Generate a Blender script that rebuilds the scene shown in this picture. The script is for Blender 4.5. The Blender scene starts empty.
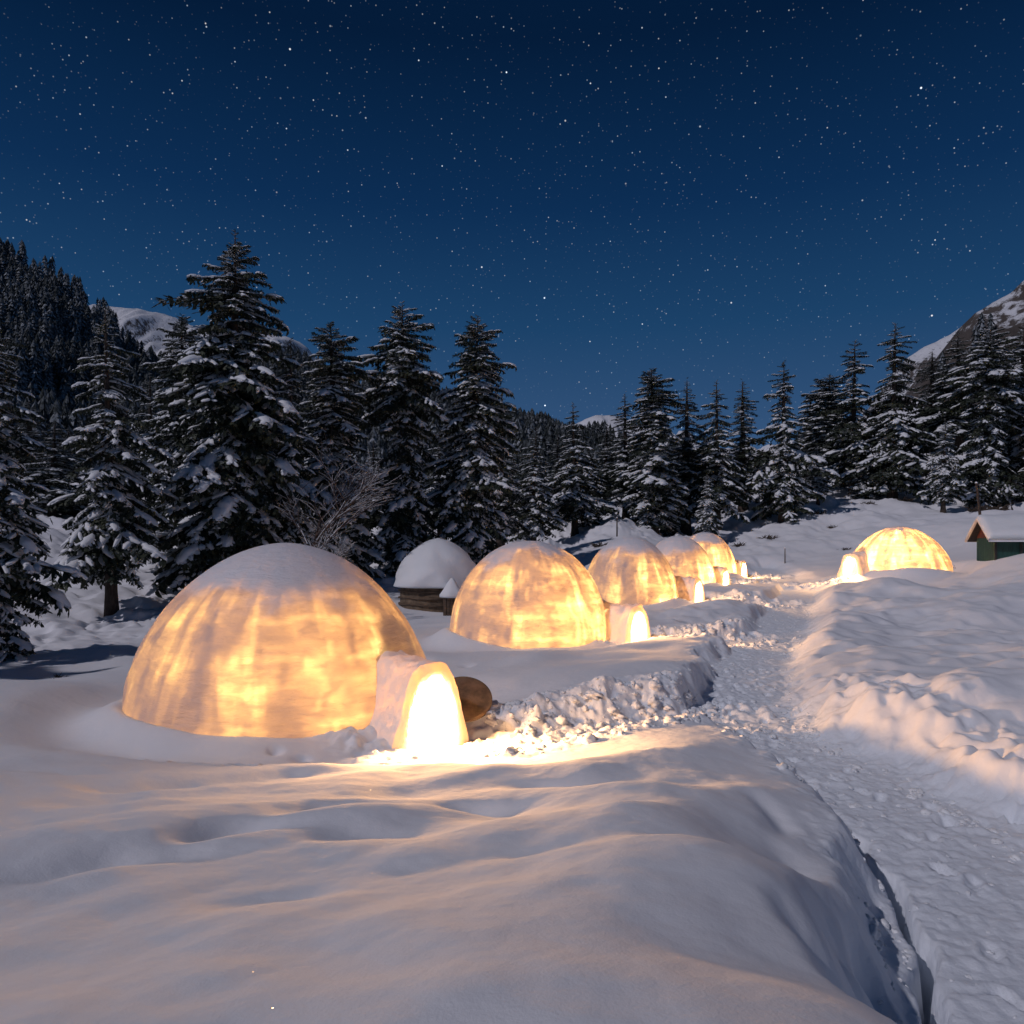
import bpy, math, random
import numpy as np

random.seed(7)
rng = np.random.default_rng(7)
SC = bpy.context.scene
COL = SC.collection
F, HX, HY, CZ = 768.0, 512.0, 545.0, 3.0      # used only to turn measured directions into positions

# ------------------------------------------------------------------ camera
cam = bpy.data.cameras.new('camera')
cam.lens = 27; cam.sensor_width = 36; cam.clip_start = 0.05; cam.clip_end = 6000
cam.shift_y = 33 / 1024
camo = bpy.data.objects.new('camera', cam); COL.objects.link(camo)
camo.location = (0, 0, CZ); camo.rotation_euler = (math.radians(90), 0, 0)
SC.camera = camo

# ------------------------------------------------------------------ view
SC.view_settings.view_transform = 'Standard'
SC.view_settings.look = 'None'
SC.view_settings.exposure = 0.0
SC.view_settings.gamma = 1.0
SC.cycles.max_bounces = 6
SC.cycles.diffuse_bounces = 4
SC.cycles.transmission_bounces = 4
SC.cycles.sample_clamp_indirect = 4.0
SC.cycles.caustics_reflective = False
SC.cycles.caustics_refractive = False

# ------------------------------------------------------------------ moon (the one distant light)
MOON_DIR = (0.66, 0.46, -0.72)              # the way its light travels
moon = bpy.data.lights.new('moon', 'SUN')
moon.energy = 1.12; moon.angle = math.radians(0.9); moon.color = (.97, 0.91, 1.0)
mo = bpy.data.objects.new('moon', moon); COL.objects.link(mo)
from mathutils import Vector
mo.rotation_euler = Vector(MOON_DIR).to_track_quat('-Z', 'Y').to_euler()
mo.location = (-40, -30, 60)


class NT:
    """small node-tree helper"""
    def __init__(s, tree):
        s.t = tree; s.n = tree.nodes; s.l = tree.links
    def new(s, typ, **kw):
        n = s.n.new(typ)
        for k, v in kw.items():
            if k == 'inp':
                for a, b in v.items():
                    if isinstance(b, bpy.types.NodeSocket): s.l.new(b, n.inputs[a])
                    else: n.inputs[a].default_value = b
            else: setattr(n, k, v)
        return n
    def math(s, op, a, b=0.0, c=None, clamp=False):
        d = {0: a, 1: b}
        if c is not None: d[2] = c
        return s.new('ShaderNodeMath', operation=op, use_clamp=clamp, inp=d).outputs[0]
    def rng(s, v, a, b, c=0.0, d=1.0, smooth=True):
        n = s.new('ShaderNodeMapRange', interpolation_type='SMOOTHSTEP' if smooth else 'LINEAR')
        s.l.new(v, n.inputs['Value'])
        for k, x in zip(('From Min', 'From Max', 'To Min', 'To Max'), (a, b, c, d)): n.inputs[k].default_value = x
        return n.outputs['Result']
    def noise(s, vec, scale, detail=4.0, rough=0.55, dist=0.0):
        n = s.new('ShaderNodeTexNoise', inp={'Scale': scale, 'Detail': detail, 'Roughness': rough, 'Distortion': dist})
        if vec is not None: s.l.new(vec, n.inputs['Vector'])
        return n.outputs[0]
    def mapping(s, vec, scale=(1, 1, 1), loc=(0, 0, 0)):
        n = s.new('ShaderNodeMapping', inp={'Vector': vec, 'Scale': scale, 'Location': loc})
        return n.outputs[0]
    def mix(s, f, a, b):
        n = s.new('ShaderNodeMix', data_type='RGBA')
        for i, v in ((0, f), (6, a), (7, b)):
            if isinstance(v, bpy.types.NodeSocket): s.l.new(v, n.inputs[i])
            else: n.inputs[i].default_value = v
        return n.outputs[2]


# ------------------------------------------------------------------ world: clear night sky with stars
world = bpy.data.worlds.new('World'); SC.world = world; world.use_nodes = True
w = NT(world.node_tree); w.n.clear()
geo = w.new('ShaderNodeTexCoord').outputs['Generated']
nrm = w.new('ShaderNodeVectorMath', operation='NORMALIZE', inp={0: geo}).outputs[0]
sep = w.new('ShaderNodeSeparateXYZ', inp={0: nrm})
ramp = w.new('ShaderNodeValToRGB')
w.l.new(sep.outputs[2], ramp.inputs[0])
cr = ramp.color_ramp
stops = [(0.0, (0.057, 0.115, 0.230)), (0.14, (0.033, 0.085, 0.192)), (0.27, (0.0115, 0.054, 0.140)),
         (0.40, (0.0040, 0.027, 0.088)), (0.55, (0.0014, 0.0115, 0.041)), (1.0, (0.001, 0.009, 0.026))]
cr.elements[0].position = 0.0; cr.elements[0].color = stops[0][1] + (1,)
cr.elements[1].position = 1.0; cr.elements[1].color = stops[-1][1] + (1,)
for p, c in stops[1:-1]:
    e = cr.elements.new(p); e.color = c + (1,)
col = ramp.outputs[0]
add = col
def stars(scale, r, bright, seed):
    v = w.mapping(nrm, (scale, scale * 1.0, scale), (seed, seed * 2.3, seed * .7))
    vo = w.new('ShaderNodeTexVoronoi', feature='F1', inp={'Vector': v, 'Scale': 1.0, 'Randomness': 1.0})
    m = w.rng(vo.outputs['Distance'], r * .25, r, 1.0, 0.0)
    sp = w.new('ShaderNodeSeparateColor', inp={0: vo.outputs['Color']})
    b = w.math('POWER', sp.outputs[0], 4.5)
    b = w.math('MULTIPLY', b, bright)
    b = w.math('ADD', b, bright * .05)
    f = w.math('MULTIPLY', m, b)
    c = w.mix(sp.outputs[1], (0.75, 0.88, 1.0, 1), (1.0, 0.95, 0.88, 1))
    return w.new('ShaderNodeVectorMath', operation='SCALE', inp={0: c, 'Scale': f}).outputs[0]
for sc_, r_, b_, sd in ((190, .18, 0.42, 3.1), (95, .095, .95, 9.7), (40, .052, 3.4, 5.2)):
    add = w.new('ShaderNodeVectorMath', operation='ADD', inp={0: add, 1: stars(sc_, r_, b_, sd)}).outputs[0]
bg = w.new('ShaderNodeBackground', inp={'Color': add, 'Strength': 1.0})
wo = w.new('ShaderNodeOutputWorld', inp={'Surface': bg.outputs[0]})
try:
    world.cycles.sampling_method = 'MANUAL'; world.cycles.sample_map_resolution = 256
except Exception: pass


# ------------------------------------------------------------------ materials
def material(name):
    m = bpy.data.materials.new(name); m.use_nodes = True
    t = NT(m.node_tree); t.n.clear()
    out = t.new('ShaderNodeOutputMaterial')
    return m, t, out

def principled(t, **kw):
    return t.new('ShaderNodeBsdfPrincipled', inp=kw)

def snow_material(name, bump=0.25, fine=True, grain=45.0, dist=0.02, sss=False):
    m, t, out = material(name)
    pos = t.new('ShaderNodeNewGeometry').outputs['Position']
    n1 = t.noise(pos, grain, 3.0, .6)
    n2 = t.noise(pos, 7.0, 5.0, .6)
    n3 = t.noise(pos, 1.3, 3.0)
    c = t.mix(n3, (0.80, 0.83, 0.87, 1), (0.88, 0.89, 0.90, 1))
    h = t.math('MULTIPLY', n1, .35)
    h = t.math('ADD', h, n2)
    b = t.new('ShaderNodeBump', inp={'Strength': bump, 'Distance': dist, 'Height': h})
    p = principled(t, **{'Base Color': c, 'Roughness': 0.55, 'Normal': b.outputs[0]})
    p.inputs['Specular IOR Level'].default_value = .35
    t.l.new(p.outputs[0], out.inputs[0])
    return m

M_SNOW = snow_material('snow', bump=.45, dist=.03)
# ground snow: tiny ice crystals on it flash here and there
def ground_snow():
    m, t, out = material('ground_snow')
    pos = t.new('ShaderNodeNewGeometry').outputs['Position']
    n1 = t.noise(pos, 60.0, 3.0, .65)
    n2 = t.noise(pos, 9.0, 5.0, .6)
    n3 = t.noise(pos, .8, 3.0)
    att = t.new('ShaderNodeAttribute', attribute_name='rough').outputs['Fac']
    c = t.mix(n3, (0.80, 0.82, 0.87, 1), (0.87, 0.87, 0.89, 1))
    c = t.mix(t.math('MULTIPLY', att, .55), c, (0.78, 0.85, 0.93, 1))
    vor = t.new('ShaderNodeTexVoronoi', feature='F1', inp={'Vector': pos, 'Scale': 11.0, 'Randomness': 1.0})
    h = t.math('MULTIPLY', n1, .30)
    h2 = t.math('ADD', n2, t.math('MULTIPLY', vor.outputs['Distance'], -1.0))
    h = t.math('ADD', h, t.math('MULTIPLY', h2, t.math('MULTIPLY_ADD', att, .8, .30)))
    b = t.new('ShaderNodeBump', inp={'Strength': .50, 'Distance': .018, 'Height': h})
    p = principled(t, **{'Base Color': c, 'Roughness': 0.95, 'Normal': b.outputs[0]})
    p.inputs['Specular IOR Level'].default_value = .04
    # crystals
    vs = t.new('ShaderNodeTexVoronoi', feature='F1', inp={'Vector': pos, 'Scale': 38.0, 'Randomness': 1.0})
    sp = t.new('ShaderNodeSeparateColor', inp={0: vs.outputs['Color']})
    k = t.math('MULTIPLY', t.math('GREATER_THAN', sp.outputs[0], .985), t.math('LESS_THAN', vs.outputs['Distance'], .11))
    nn = t.new('ShaderNodeVectorMath', operation='SUBTRACT', inp={0: vs.outputs['Color'], 1: (.5, .5, .1)}).outputs[0]
    gl = t.new('ShaderNodeBsdfGlossy', inp={'Color': (1, 1, 1, 1), 'Roughness': .42, 'Normal': nn})
    mx = t.new('ShaderNodeMixShader', inp={0: k, 1: p.outputs[0], 2: gl.outputs[0]})
    t.l.new(mx.outputs[0], out.inputs[0])
    return m
M_GROUND = ground_snow()

def simple(name, ca, cb, scale=8.0, rough=.8, bump=.4, dist=.02, stretch=(1, 1, 1)):
    m, t, out = material(name)
    co = t.new('ShaderNodeTexCoord').outputs['Object']
    v = t.mapping(co, stretch)
    n = t.noise(v, scale, 5.0, .6)
    c = t.mix(t.rng(n, .3, .7), ca + (1,), cb + (1,))
    b = t.new('ShaderNodeBump', inp={'Strength': bump, 'Distance': dist, 'Height': n})
    p = principled(t, **{'Base Color': c, 'Roughness': rough, 'Normal': b.outputs[0]})
    t.l.new(p.outputs[0], out.inputs[0])
    return m
M_BARK = simple('bark', (.035, .025, .02), (.09, .065, .05), 6, .9, .8, .04, (3, 3, .6))
M_TWIG = simple('twig_bark', (.05, .034, .028), (.12, .08, .065), 9, .9)
M_WOOD = simple('weathered_wood', (.055, .036, .024), (.15, .10, .065), 5, .8, .6, .02, (1, 1, 7))
M_REDWOOD = simple('red_board', (.11, .032, .022), (.19, .055, .036), 5, .8, .5, .02, (6, 6, .5))
M_GREEN = simple('green_paint', (.010, .045, .036), (.02, .09, .07), 5, .6, .3, .02, (6, 6, .5))
M_DARKFRAME = simple('dark_frame', (.02, .02, .02), (.05, .04, .03), 8, .7)
M_STONE = simple('hut_stone', (.09, .065, .045), (.24, .17, .11), 3.5, .9, 1.0, .08)
M_ROCKBROWN = simple('dry_scrub', (.04, .03, .022), (.10, .07, .05), 5, .9, 1.0, .08)

def needle_material():
    m, t, out = material('fir_needles')
    pos = t.new('ShaderNodeNewGeometry').outputs['Position']
    n = t.noise(pos, 1.1, 3.0)
    c = t.mix(t.rng(n, .35, .65), (.012, .022, .014, 1), (.045, .055, .028, 1))
    # hoar frost and fine powder lying on the upward sides
    nz = t.new('ShaderNodeSeparateXYZ', inp={0: t.new('ShaderNodeNewGeometry').outputs['Normal']}).outputs[2]
    n2 = t.noise(pos, 2.3, 4.0, .7)
    f = t.math('MULTIPLY', t.rng(t.math('ABSOLUTE', nz), .60, .95), t.rng(n2, .52, .68))
    f = t.math('MULTIPLY', f, .75)
    c = t.mix(f, c, (.62, .66, .70, 1))
    p = principled(t, **{'Base Color': c, 'Roughness': .7})
    t.l.new(p.outputs[0], out.inputs[0])
    return m
M_NEEDLE = needle_material()

def far_forest_material():
    m, t, out = material('far_firs')
    g = t.new('ShaderNodeNewGeometry')
    pos = g.outputs['Position']
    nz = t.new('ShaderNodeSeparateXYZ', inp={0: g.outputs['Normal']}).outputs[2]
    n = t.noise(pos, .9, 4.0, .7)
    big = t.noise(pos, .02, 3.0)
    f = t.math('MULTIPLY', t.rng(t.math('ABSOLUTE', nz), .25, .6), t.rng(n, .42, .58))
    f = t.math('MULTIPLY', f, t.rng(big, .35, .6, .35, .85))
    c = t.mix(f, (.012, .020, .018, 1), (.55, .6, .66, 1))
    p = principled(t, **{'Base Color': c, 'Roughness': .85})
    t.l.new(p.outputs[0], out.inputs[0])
    return m
M_FAR = far_forest_material()

def mountain_material(name, rocky):
    m, t, out = material(name)
    g = t.new('ShaderNodeNewGeometry')
    pos = g.outputs['Position']
    nz = t.new('ShaderNodeSeparateXYZ', inp={0: g.outputs['Normal']}).outputs[2]
    n = t.noise(pos, .06, 8.0, .65, .4)
    nf = t.noise(t.mapping(pos, (1, 1, .35)), .28, 8.0, .7, .6)
    k = t.math('ADD', t.math('MULTIPLY', nz, .6), t.math('MULTIPLY', nf, 1.0))
    f = t.rng(k, rocky - .07, rocky + .07)
    rock = t.mix(n, (.035, .03, .028, 1), (.14, .115, .10, 1))
    c = t.mix(f, rock, (.82, .84, .88, 1))
    b = t.new('ShaderNodeBump', inp={'Strength': .8, 'Distance': 1.6, 'Height': nf})
    p = principled(t, **{'Base Color': c, 'Roughness': .8, 'Normal': b.outputs[0]})
    t.l.new(p.outputs[0], out.inputs[0])
    return m
M_PEAK = mountain_material('peak_snow', .84)
M_ROCKY = mountain_material('rocky_slope', 1.0)

def igloo_material(seed, H, R, opac=1.0, tun=False):
    """packed snow and ice: thin where it lets lamp light through, thick on top"""
    m, t, out = material('igloo_ice')
    co = t.new('ShaderNodeTexCoord').outputs['Object']
    s = t.new('ShaderNodeSeparateXYZ', inp={0: co})
    off = t.mapping(co, (1, 1, 1), (seed * 3.7, seed * 1.9, seed))
    ang = t.math('ARCTAN2', s.outputs[1], s.outputs[0])
    zf = t.math('DIVIDE', s.outputs[2], H)
    wob = t.noise(off, .9, 3.0)
    wob2 = t.noise(off, 1.7, 2.0)
    cloud = t.noise(off, .85, 3.0, .5, .3)
    fine = t.noise(t.mapping(off, (1.2, 1.2, 4.5)), 2.6, 5.0, .62, .6)
    polar = t.new('ShaderNodeCombineXYZ', inp={0: t.math('MULTIPLY', ang, 2.2), 1: t.math('MULTIPLY', zf, .8), 2: seed * 1.3}).outputs[0]
    tall = t.noise(polar, 1.6, 3.0, .55, .25)
    # blurred shadows of staves and hoops, painted into the ice's translucency
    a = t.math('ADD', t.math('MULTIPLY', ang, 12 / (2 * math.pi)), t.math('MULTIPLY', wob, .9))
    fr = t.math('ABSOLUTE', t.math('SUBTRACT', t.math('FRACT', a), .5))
    stave_shadow = t.rng(fr, .33, .5, 0.0, 1.0)
    stave_shadow = t.math('MULTIPLY', stave_shadow, t.rng(wob2, .35, .6, .15, 1.0))
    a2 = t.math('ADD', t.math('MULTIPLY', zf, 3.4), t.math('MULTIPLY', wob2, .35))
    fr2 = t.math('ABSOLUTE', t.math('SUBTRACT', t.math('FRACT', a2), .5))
    hoop_shadow = t.rng(fr2, .38, .5, 0.0, 1.0)
    hoop_shadow = t.math('MULTIPLY', hoop_shadow, t.rng(cloud, .4, .6, .1, .8))
    # joints between the blocks let more light out
    lit = t.rng(tall, .50, .64)
    seam = t.rng(t.math('ABSOLUTE', t.math('SUBTRACT', fr2, .20)), 0.0, .11, 1.0, 0.0)
    seam = t.math('MULTIPLY', seam, t.rng(cloud, .42, .60))
    vs = t.rng(t.math('ABSOLUTE', t.math('SUBTRACT', fr, .12)), 0.0, .12, 1.0, 0.0)
    vs = t.math('MULTIPLY', vs, t.rng(wob2, .50, .62))
    f = t.rng(cloud, .36, .64, .45, 1.0)
    f = t.math('MULTIPLY', f, t.math('MULTIPLY_ADD', lit, .55, .45))
    f = t.math('MULTIPLY', f, t.rng(fine, .3, .7, .76, 1.18))
    f = t.math('MULTIPLY', f, t.math('SUBTRACT', 1.0, t.math('MULTIPLY', stave_shadow, .52)))
    f = t.math('MULTIPLY', f, t.math('SUBTRACT', 1.0, t.math('MULTIPLY', hoop_shadow, .35)))
    f = t.math('ADD', f, t.math('MULTIPLY', seam, .20))
    f = t.math('ADD', f, t.math('MULTIPLY', vs, .22))
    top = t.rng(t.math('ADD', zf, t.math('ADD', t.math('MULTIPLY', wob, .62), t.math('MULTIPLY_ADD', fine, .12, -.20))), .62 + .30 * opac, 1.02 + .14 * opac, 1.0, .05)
    f = t.math('MULTIPLY', f, top)
    f = t.math('MULTIPLY', f, t.rng(t.math('ADD', zf, t.math('MULTIPLY', wob2, .22)), .06, .20, .25, 1.0))
    f = t.math('MULTIPLY', f, .85, clamp=True)
    tc = t.mix(f, (.96, .60, .32, 1), (1.0, 1.0, .84, 1))
    hb = t.math('ADD', t.noise(t.mapping(off, (2, 2, 7)), 2.4, 5.0, .65), t.math('MULTIPLY', cloud, .8))
    b = t.new('ShaderNodeBump', inp={'Strength': .6, 'Distance': .06, 'Height': hb})
    dimmed_wall = t.mix(t.rng(top, .25, .9), (.80, .82, .87, 1), (.46, .46, .50, 1))  # snow cap stays pale, ice wall colour darkened to hold back the moonlight
    d = principled(t, **{'Base Color': dimmed_wall, 'Roughness': .45, 'Normal': b.outputs[0]})
    d.inputs['Specular IOR Level'].default_value = .4
    tr = t.new('ShaderNodeBsdfTranslucent', inp={'Color': tc, 'Normal': b.outputs[0]})
    mx = t.new('ShaderNodeMixShader', inp={0: f, 1: d.outputs[0], 2: tr.outputs[0]})
    t.l.new(mx.outputs[0], out.inputs[0])
    return m

def rim_material(a=.2, b_=.5, nm='translucent_snow'):
    m, t, out = material(nm)
    pos = t.new('ShaderNodeNewGeometry').outputs['Position']
    n = t.noise(pos, 5.0, 5.0, .6)
    b = t.new('ShaderNodeBump', inp={'Strength': .9, 'Distance': .05, 'Height': n})
    d = t.new('ShaderNodeBsdfDiffuse', inp={'Color': (.86, .86, .88, 1), 'Normal': b.outputs[0]})
    tr = t.new('ShaderNodeBsdfTranslucent', inp={'Color': (1, .80, .50, 1)})
    mx = t.new('ShaderNodeMixShader', inp={0: t.rng(n, .3, .7, a, b_), 1: d.outputs[0], 2: tr.outputs[0]})
    t.l.new(mx.outputs[0], out.inputs[0])
    return m
M_RIM = rim_material()
M_TUN = rim_material(.02, .17, 'entrance_snow')


# ------------------------------------------------------------------ numpy helpers
def mesh_from(name, V, faces, mats, matidx=None, smooth=True):
    """V (n,3); faces: list of int arrays (k,3) or (k,4)"""
    me = bpy.data.meshes.new(name)
    V = np.asarray(V, dtype=np.float32)
    loops = np.concatenate([f.ravel() for f in faces]).astype(np.int32)
    tot = np.concatenate([np.full(len(f), f.shape[1]) for f in faces]).astype(np.int32)
    start = np.concatenate([[0], np.cumsum(tot)[:-1]]).astype(np.int32)
    me.vertices.add(len(V)); me.vertices.foreach_set('co', V.ravel())
    me.loops.add(len(loops)); me.loops.foreach_set('vertex_index', loops)
    me.polygons.add(len(tot)); me.polygons.foreach_set('loop_start', start)
    try: me.polygons.foreach_set('loop_total', tot)
    except Exception: pass
    me.polygons.foreach_set('use_smooth', np.full(len(tot), smooth))
    if matidx is not None: me.polygons.foreach_set('material_index', matidx.astype(np.int32))
    for m in (mats if isinstance(mats, (list, tuple)) else [mats]): me.materials.append(m)
    me.update(calc_edges=True)
    return me

def link(name, me, parent=None, loc=None):
    o = bpy.data.objects.new(name, me); COL.objects.link(o)
    if parent is not None: o.parent = parent
    if loc is not None: o.location = loc
    return o

def tag(o, label=None, cat=None, group=None, kind=None):
    if label: o['label'] = label
    if cat: o['category'] = cat
    if group: o['group'] = group
    if kind: o['kind'] = kind
    return o

def root(name, loc, label, cat, group=None, rz=0.0):
    o = bpy.data.objects.new(name, None); COL.objects.link(o)
    o.location = loc; o.rotation_euler = (0, 0, rz)
    return tag(o, label, cat, group)

def _hash(i, j, s):
    n = (i * 374761393 + j * 668265263 + s * 1274126177) & 0xffffffff
    n = ((n ^ (n >> 13)) * 1274126177) & 0xffffffff
    return ((n ^ (n >> 16)) & 0xffff) / 65535.0
def vnoise(x, y, s=0):
    xi = np.floor(x).astype(np.int64); yi = np.floor(y).astype(np.int64)
    fx = x - xi; fy = y - yi
    fx = fx * fx * fx * (fx * (fx * 6 - 15) + 10); fy = fy * fy * fy * (fy * (fy * 6 - 15) + 10)
    a = _hash(xi, yi, s); b = _hash(xi + 1, yi, s); c = _hash(xi, yi + 1, s); d = _hash(xi + 1, yi + 1, s)
    return (a + (b - a) * fx) * (1 - fy) + (c + (d - c) * fx) * fy - .5
def fbm(x, y, s=0, o=4, g=.5):
    r = 0; a = 1.0
    for k in range(o):
        r = r + a * vnoise(x * 2 ** k + k * 17.3, y * 2 ** k - k * 9.1, s + k); a *= g
    return r
def sst(a, b, v):
    t = np.clip((v - a) / (b - a), 0, 1); return t * t * (3 - 2 * t)
def poly_dist(x, y, P):
    """distance to polyline and interpolated third value"""
    best = np.full(x.shape, 1e9); val = np.zeros(x.shape); side = np.zeros(x.shape)
    for a, b in zip(P[:-1], P[1:]):
        dx, dy = b[0] - a[0], b[1] - a[1]
        t = np.clip(((x - a[0]) * dx + (y - a[1]) * dy) / (dx * dx + dy * dy), 0, 1)
        d = np.hypot(x - a[0] - t * dx, y - a[1] - t * dy)
        k = d < best
        best = np.where(k, d, best); val = np.where(k, a[2] + (b[2] - a[2]) * t, val)
        side = np.where(k, np.sign((x - a[0]) * dy - (y - a[1]) * dx), side)
    return best, val, side

# ------------------------------------------------------------------ igloo layout
# centre x, y, ground z, radius, height, door x, y, opacity of cap, lamp power
IG = [dict(c=(-3.90, 13.2), z=0.0, R=2.56, H=3.00, door=(-1.18, 11.25), dr=(.64, -.77), tl=1.75, op=.52, dome=168, tun=2100, cap='largest igloo in the foreground, a frosty blue cap, its doorway beside a wooden disc', e=(2.0, .55)),
      dict(c=(.50, 22.6), z=0.05, R=2.36, H=3.06, door=(3.55, 21.7), dr=(.72, -.69), tl=1.6, op=.95, dome=270, tun=950, cap='second igloo from the front, its amber ribs showing, in front of the snow capped hut', e=(2.2, .50)),
      dict(c=(4.90, 32.0), z=0.4, R=2.00, H=2.96, door=(7.75, 32.0), dr=(.78, -.626), tl=2.1, op=.45, dome=170, tun=800, cap='third igloo along the row, snow covered top and left flank, right behind the ribbed igloo', e=(2.2, .50)),
      dict(c=(8.65, 40.0), z=0.6, R=1.95, H=2.85, door=(11.1, 40.0), dr=(.78, -.626), tl=1.7, op=.40, dome=190, tun=700, cap='fourth igloo along the row, half hidden between two others', e=(2.2, .50)),
      dict(c=(11.8, 47.0), z=0.85, R=1.9, H=2.95, door=(14.1, 46.8), dr=(.78, -.626), tl=1.7, op=.70, dome=280, tun=700, cap='farthest igloo at the end of the row of five', e=(2.2, .50)),
      dict(c=(20.15, 40.0), z=1.35, R=2.50, H=2.62, door=(17.15, 38.9), dr=(-.80, -.60), tl=1.6, op=1.35, dome=560, tun=700, cap='lone igloo on the right with its doorway on its left side, near the green shed', e=(1.9, .55))]

# ------------------------------------------------------------------ terrain
CP = [(0, -6, 1.5), (-8, -6, 1.3), (8, -6, 1.2), (0, 0, 1.58), (-3, 2, 1.40), (1.4, 2, 1.46), (-6, 4, 1.12), (-2.5, 4, 1.16), (0, 4, 1.27), (1.4, 4, 1.16), (2.25, 4, .68), (2.1, 2.2, .92), (2.5, 6, .64), (0, 6, .93), (1.4, 6, .94),
      (-3, 8, .50), (-.5, 8, .58), (1.2, 8, .62), (2.7, 7.6, .58), (.4, 9.8, .30), (2.2, 9.8, .50), (2.6, 11, .45), (-1.3, 9.4, .20), (-4, 9.8, .30), (-8, 10, .46), (-12, 12, .55),
      (-4, 13, .05), (-8, 13.5, .34), (-4, 17.5, .25), (-9, 18, .05), (-14, 20, .0), (1, 14.2, .42), (3.4, 15.2, .55), (2, 18, .52), (5.2, 20.6, .55), (-1, 19, .30),
      (0, 27, .25), (-5, 25, .2), (6, 27, .55), (9.5, 30, .7), (-3.2, 34, .5), (12.5, 36.5, .9), (15.6, 44, 1.1), (14, 50, 1.3), (20, 44, 1.5), (20.5, 40, 1.4),
      (7.0, 4, .62), (6.9, 7.5, .42), (6.2, 9.5, .48), (5.8, 12, .50), (8, 12, .80), (10, 9, .75), (9, 17, .62), (13, 17, .70), (13, 25, .80), (18, 25, 1.05), (16, 32, 1.22), (24, 36.5, 2.35), (22.2, 33.5, 1.75), (30, 25, 2.0), (20, 34, 1.25),
      (0, 45, 1.1), (-6, 42, 1.4), (-12.5, 34, .6), (-15.7, 30, .1), (-24, 40, 2.4), (-24, 26, .8), (-37, 60, 7.3), (-60, 90, 12), (-40, 30, 4), (-20, 55, 4.5), (-30, 15, 1.5),
      (12.5, 65, 3.9), (5, 60, 3.4), (9, 58, 4.0), (20.8, 70, 5.4), (17, 58, 2.4), (27, 50, 2.6), (34, 72, 7.4), (43, 70, 6.7), (25.6, 55, 3.2), (33, 50, 4.7), (52, 80, 13.5),
      (62, 92, 23), (34, 90, 11.5), (50, 100, 19), (0, 80, 4), (0, 110, 7), (-25, 100, 9), (60, 40, 10), (80, 60, 20), (90, 120, 36),
      (0, 200, 10), (150, 100, 48), (-120, 120, 18), (-150, 40, 20), (120, 220, 30), (60, 220, 12), (60, 350, 12), (200, 500, 25), (100, 165, 26), (-120, 260, 22), (60, 20, 6), (-60, 5, 4), (60, -10, 5), (0, 600, 14), (-600, 300, 30), (600, 300, 60), (-300, 900, 20), (300, 900, 20)]
CPa = np.array(CP, float)
def warp(x, y): return np.arcsinh(x / 8.0), np.arcsinh(y / 8.0)
_cu, _cv = warp(CPa[:, 0], CPa[:, 1])
def _phi(r2): return np.where(r2 > 1e-12, .5 * r2 * np.log(np.maximum(r2, 1e-12)), 0)
_n = len(CPa)
_K = np.zeros((_n + 3, _n + 3))
_K[:_n, :_n] = _phi((_cu[:, None] - _cu) ** 2 + (_cv[:, None] - _cv) ** 2) + np.eye(_n) * 2e-4
_K[:_n, _n] = 1; _K[:_n, _n + 1] = _cu; _K[:_n, _n + 2] = _cv
_K[_n:, :_n] = _K[:_n, _n:].T
_W = np.linalg.solve(_K, np.concatenate([CPa[:, 2], [0, 0, 0]]))
def tps(x, y):
    u, v = warp(x, y)
    r = _W[_n] + _W[_n + 1] * u + _W[_n + 2] * v
    for i in range(_n): r = r + _W[i] * _phi((u - _cu[i]) ** 2 + (v - _cv[i]) ** 2)
    return r

PATH = [(2.8, -6, .3), (2.75, 3, .10), (3.35, 5, .03), (4.0, 6.5, 0), (4.2, 8, 0), (4.1, 10, 0), (3.8, 12, 0), (4.1, 14, 0), (5.6, 18.2, .05), (8.3, 24.3, .2), (11.6, 32, .45), (14.9, 40, .75), (16.4, 47, 1.0), (17, 52, 1.4)]
BR = [[(-3.9, 13.2, 0), (-1.12, 11.25, 0), (.4, 11.55, .02), (2.2, 12.4, .02), (3.9, 13.0, 0)],
      [(.5, 22.6, .05), (3.8, 21.9, .05), (5.6, 22.2, .1), (7.4, 23.0, .15)],
      [(5, 32, .4), (7.75, 32.0, .4), (11.6, 32.6, .45)],
      [(8.7, 40, .6), (11.1, 40.0, .6), (14.9, 40.8, .75)],
      [(11.8, 47, .85), (14.1, 46.8, .85), (16.4, 47.2, 1.0)],
      [(20.5, 40, 1.35), (17.35, 39.5, 1.30), (15.0, 40.0, .8)]]

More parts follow.
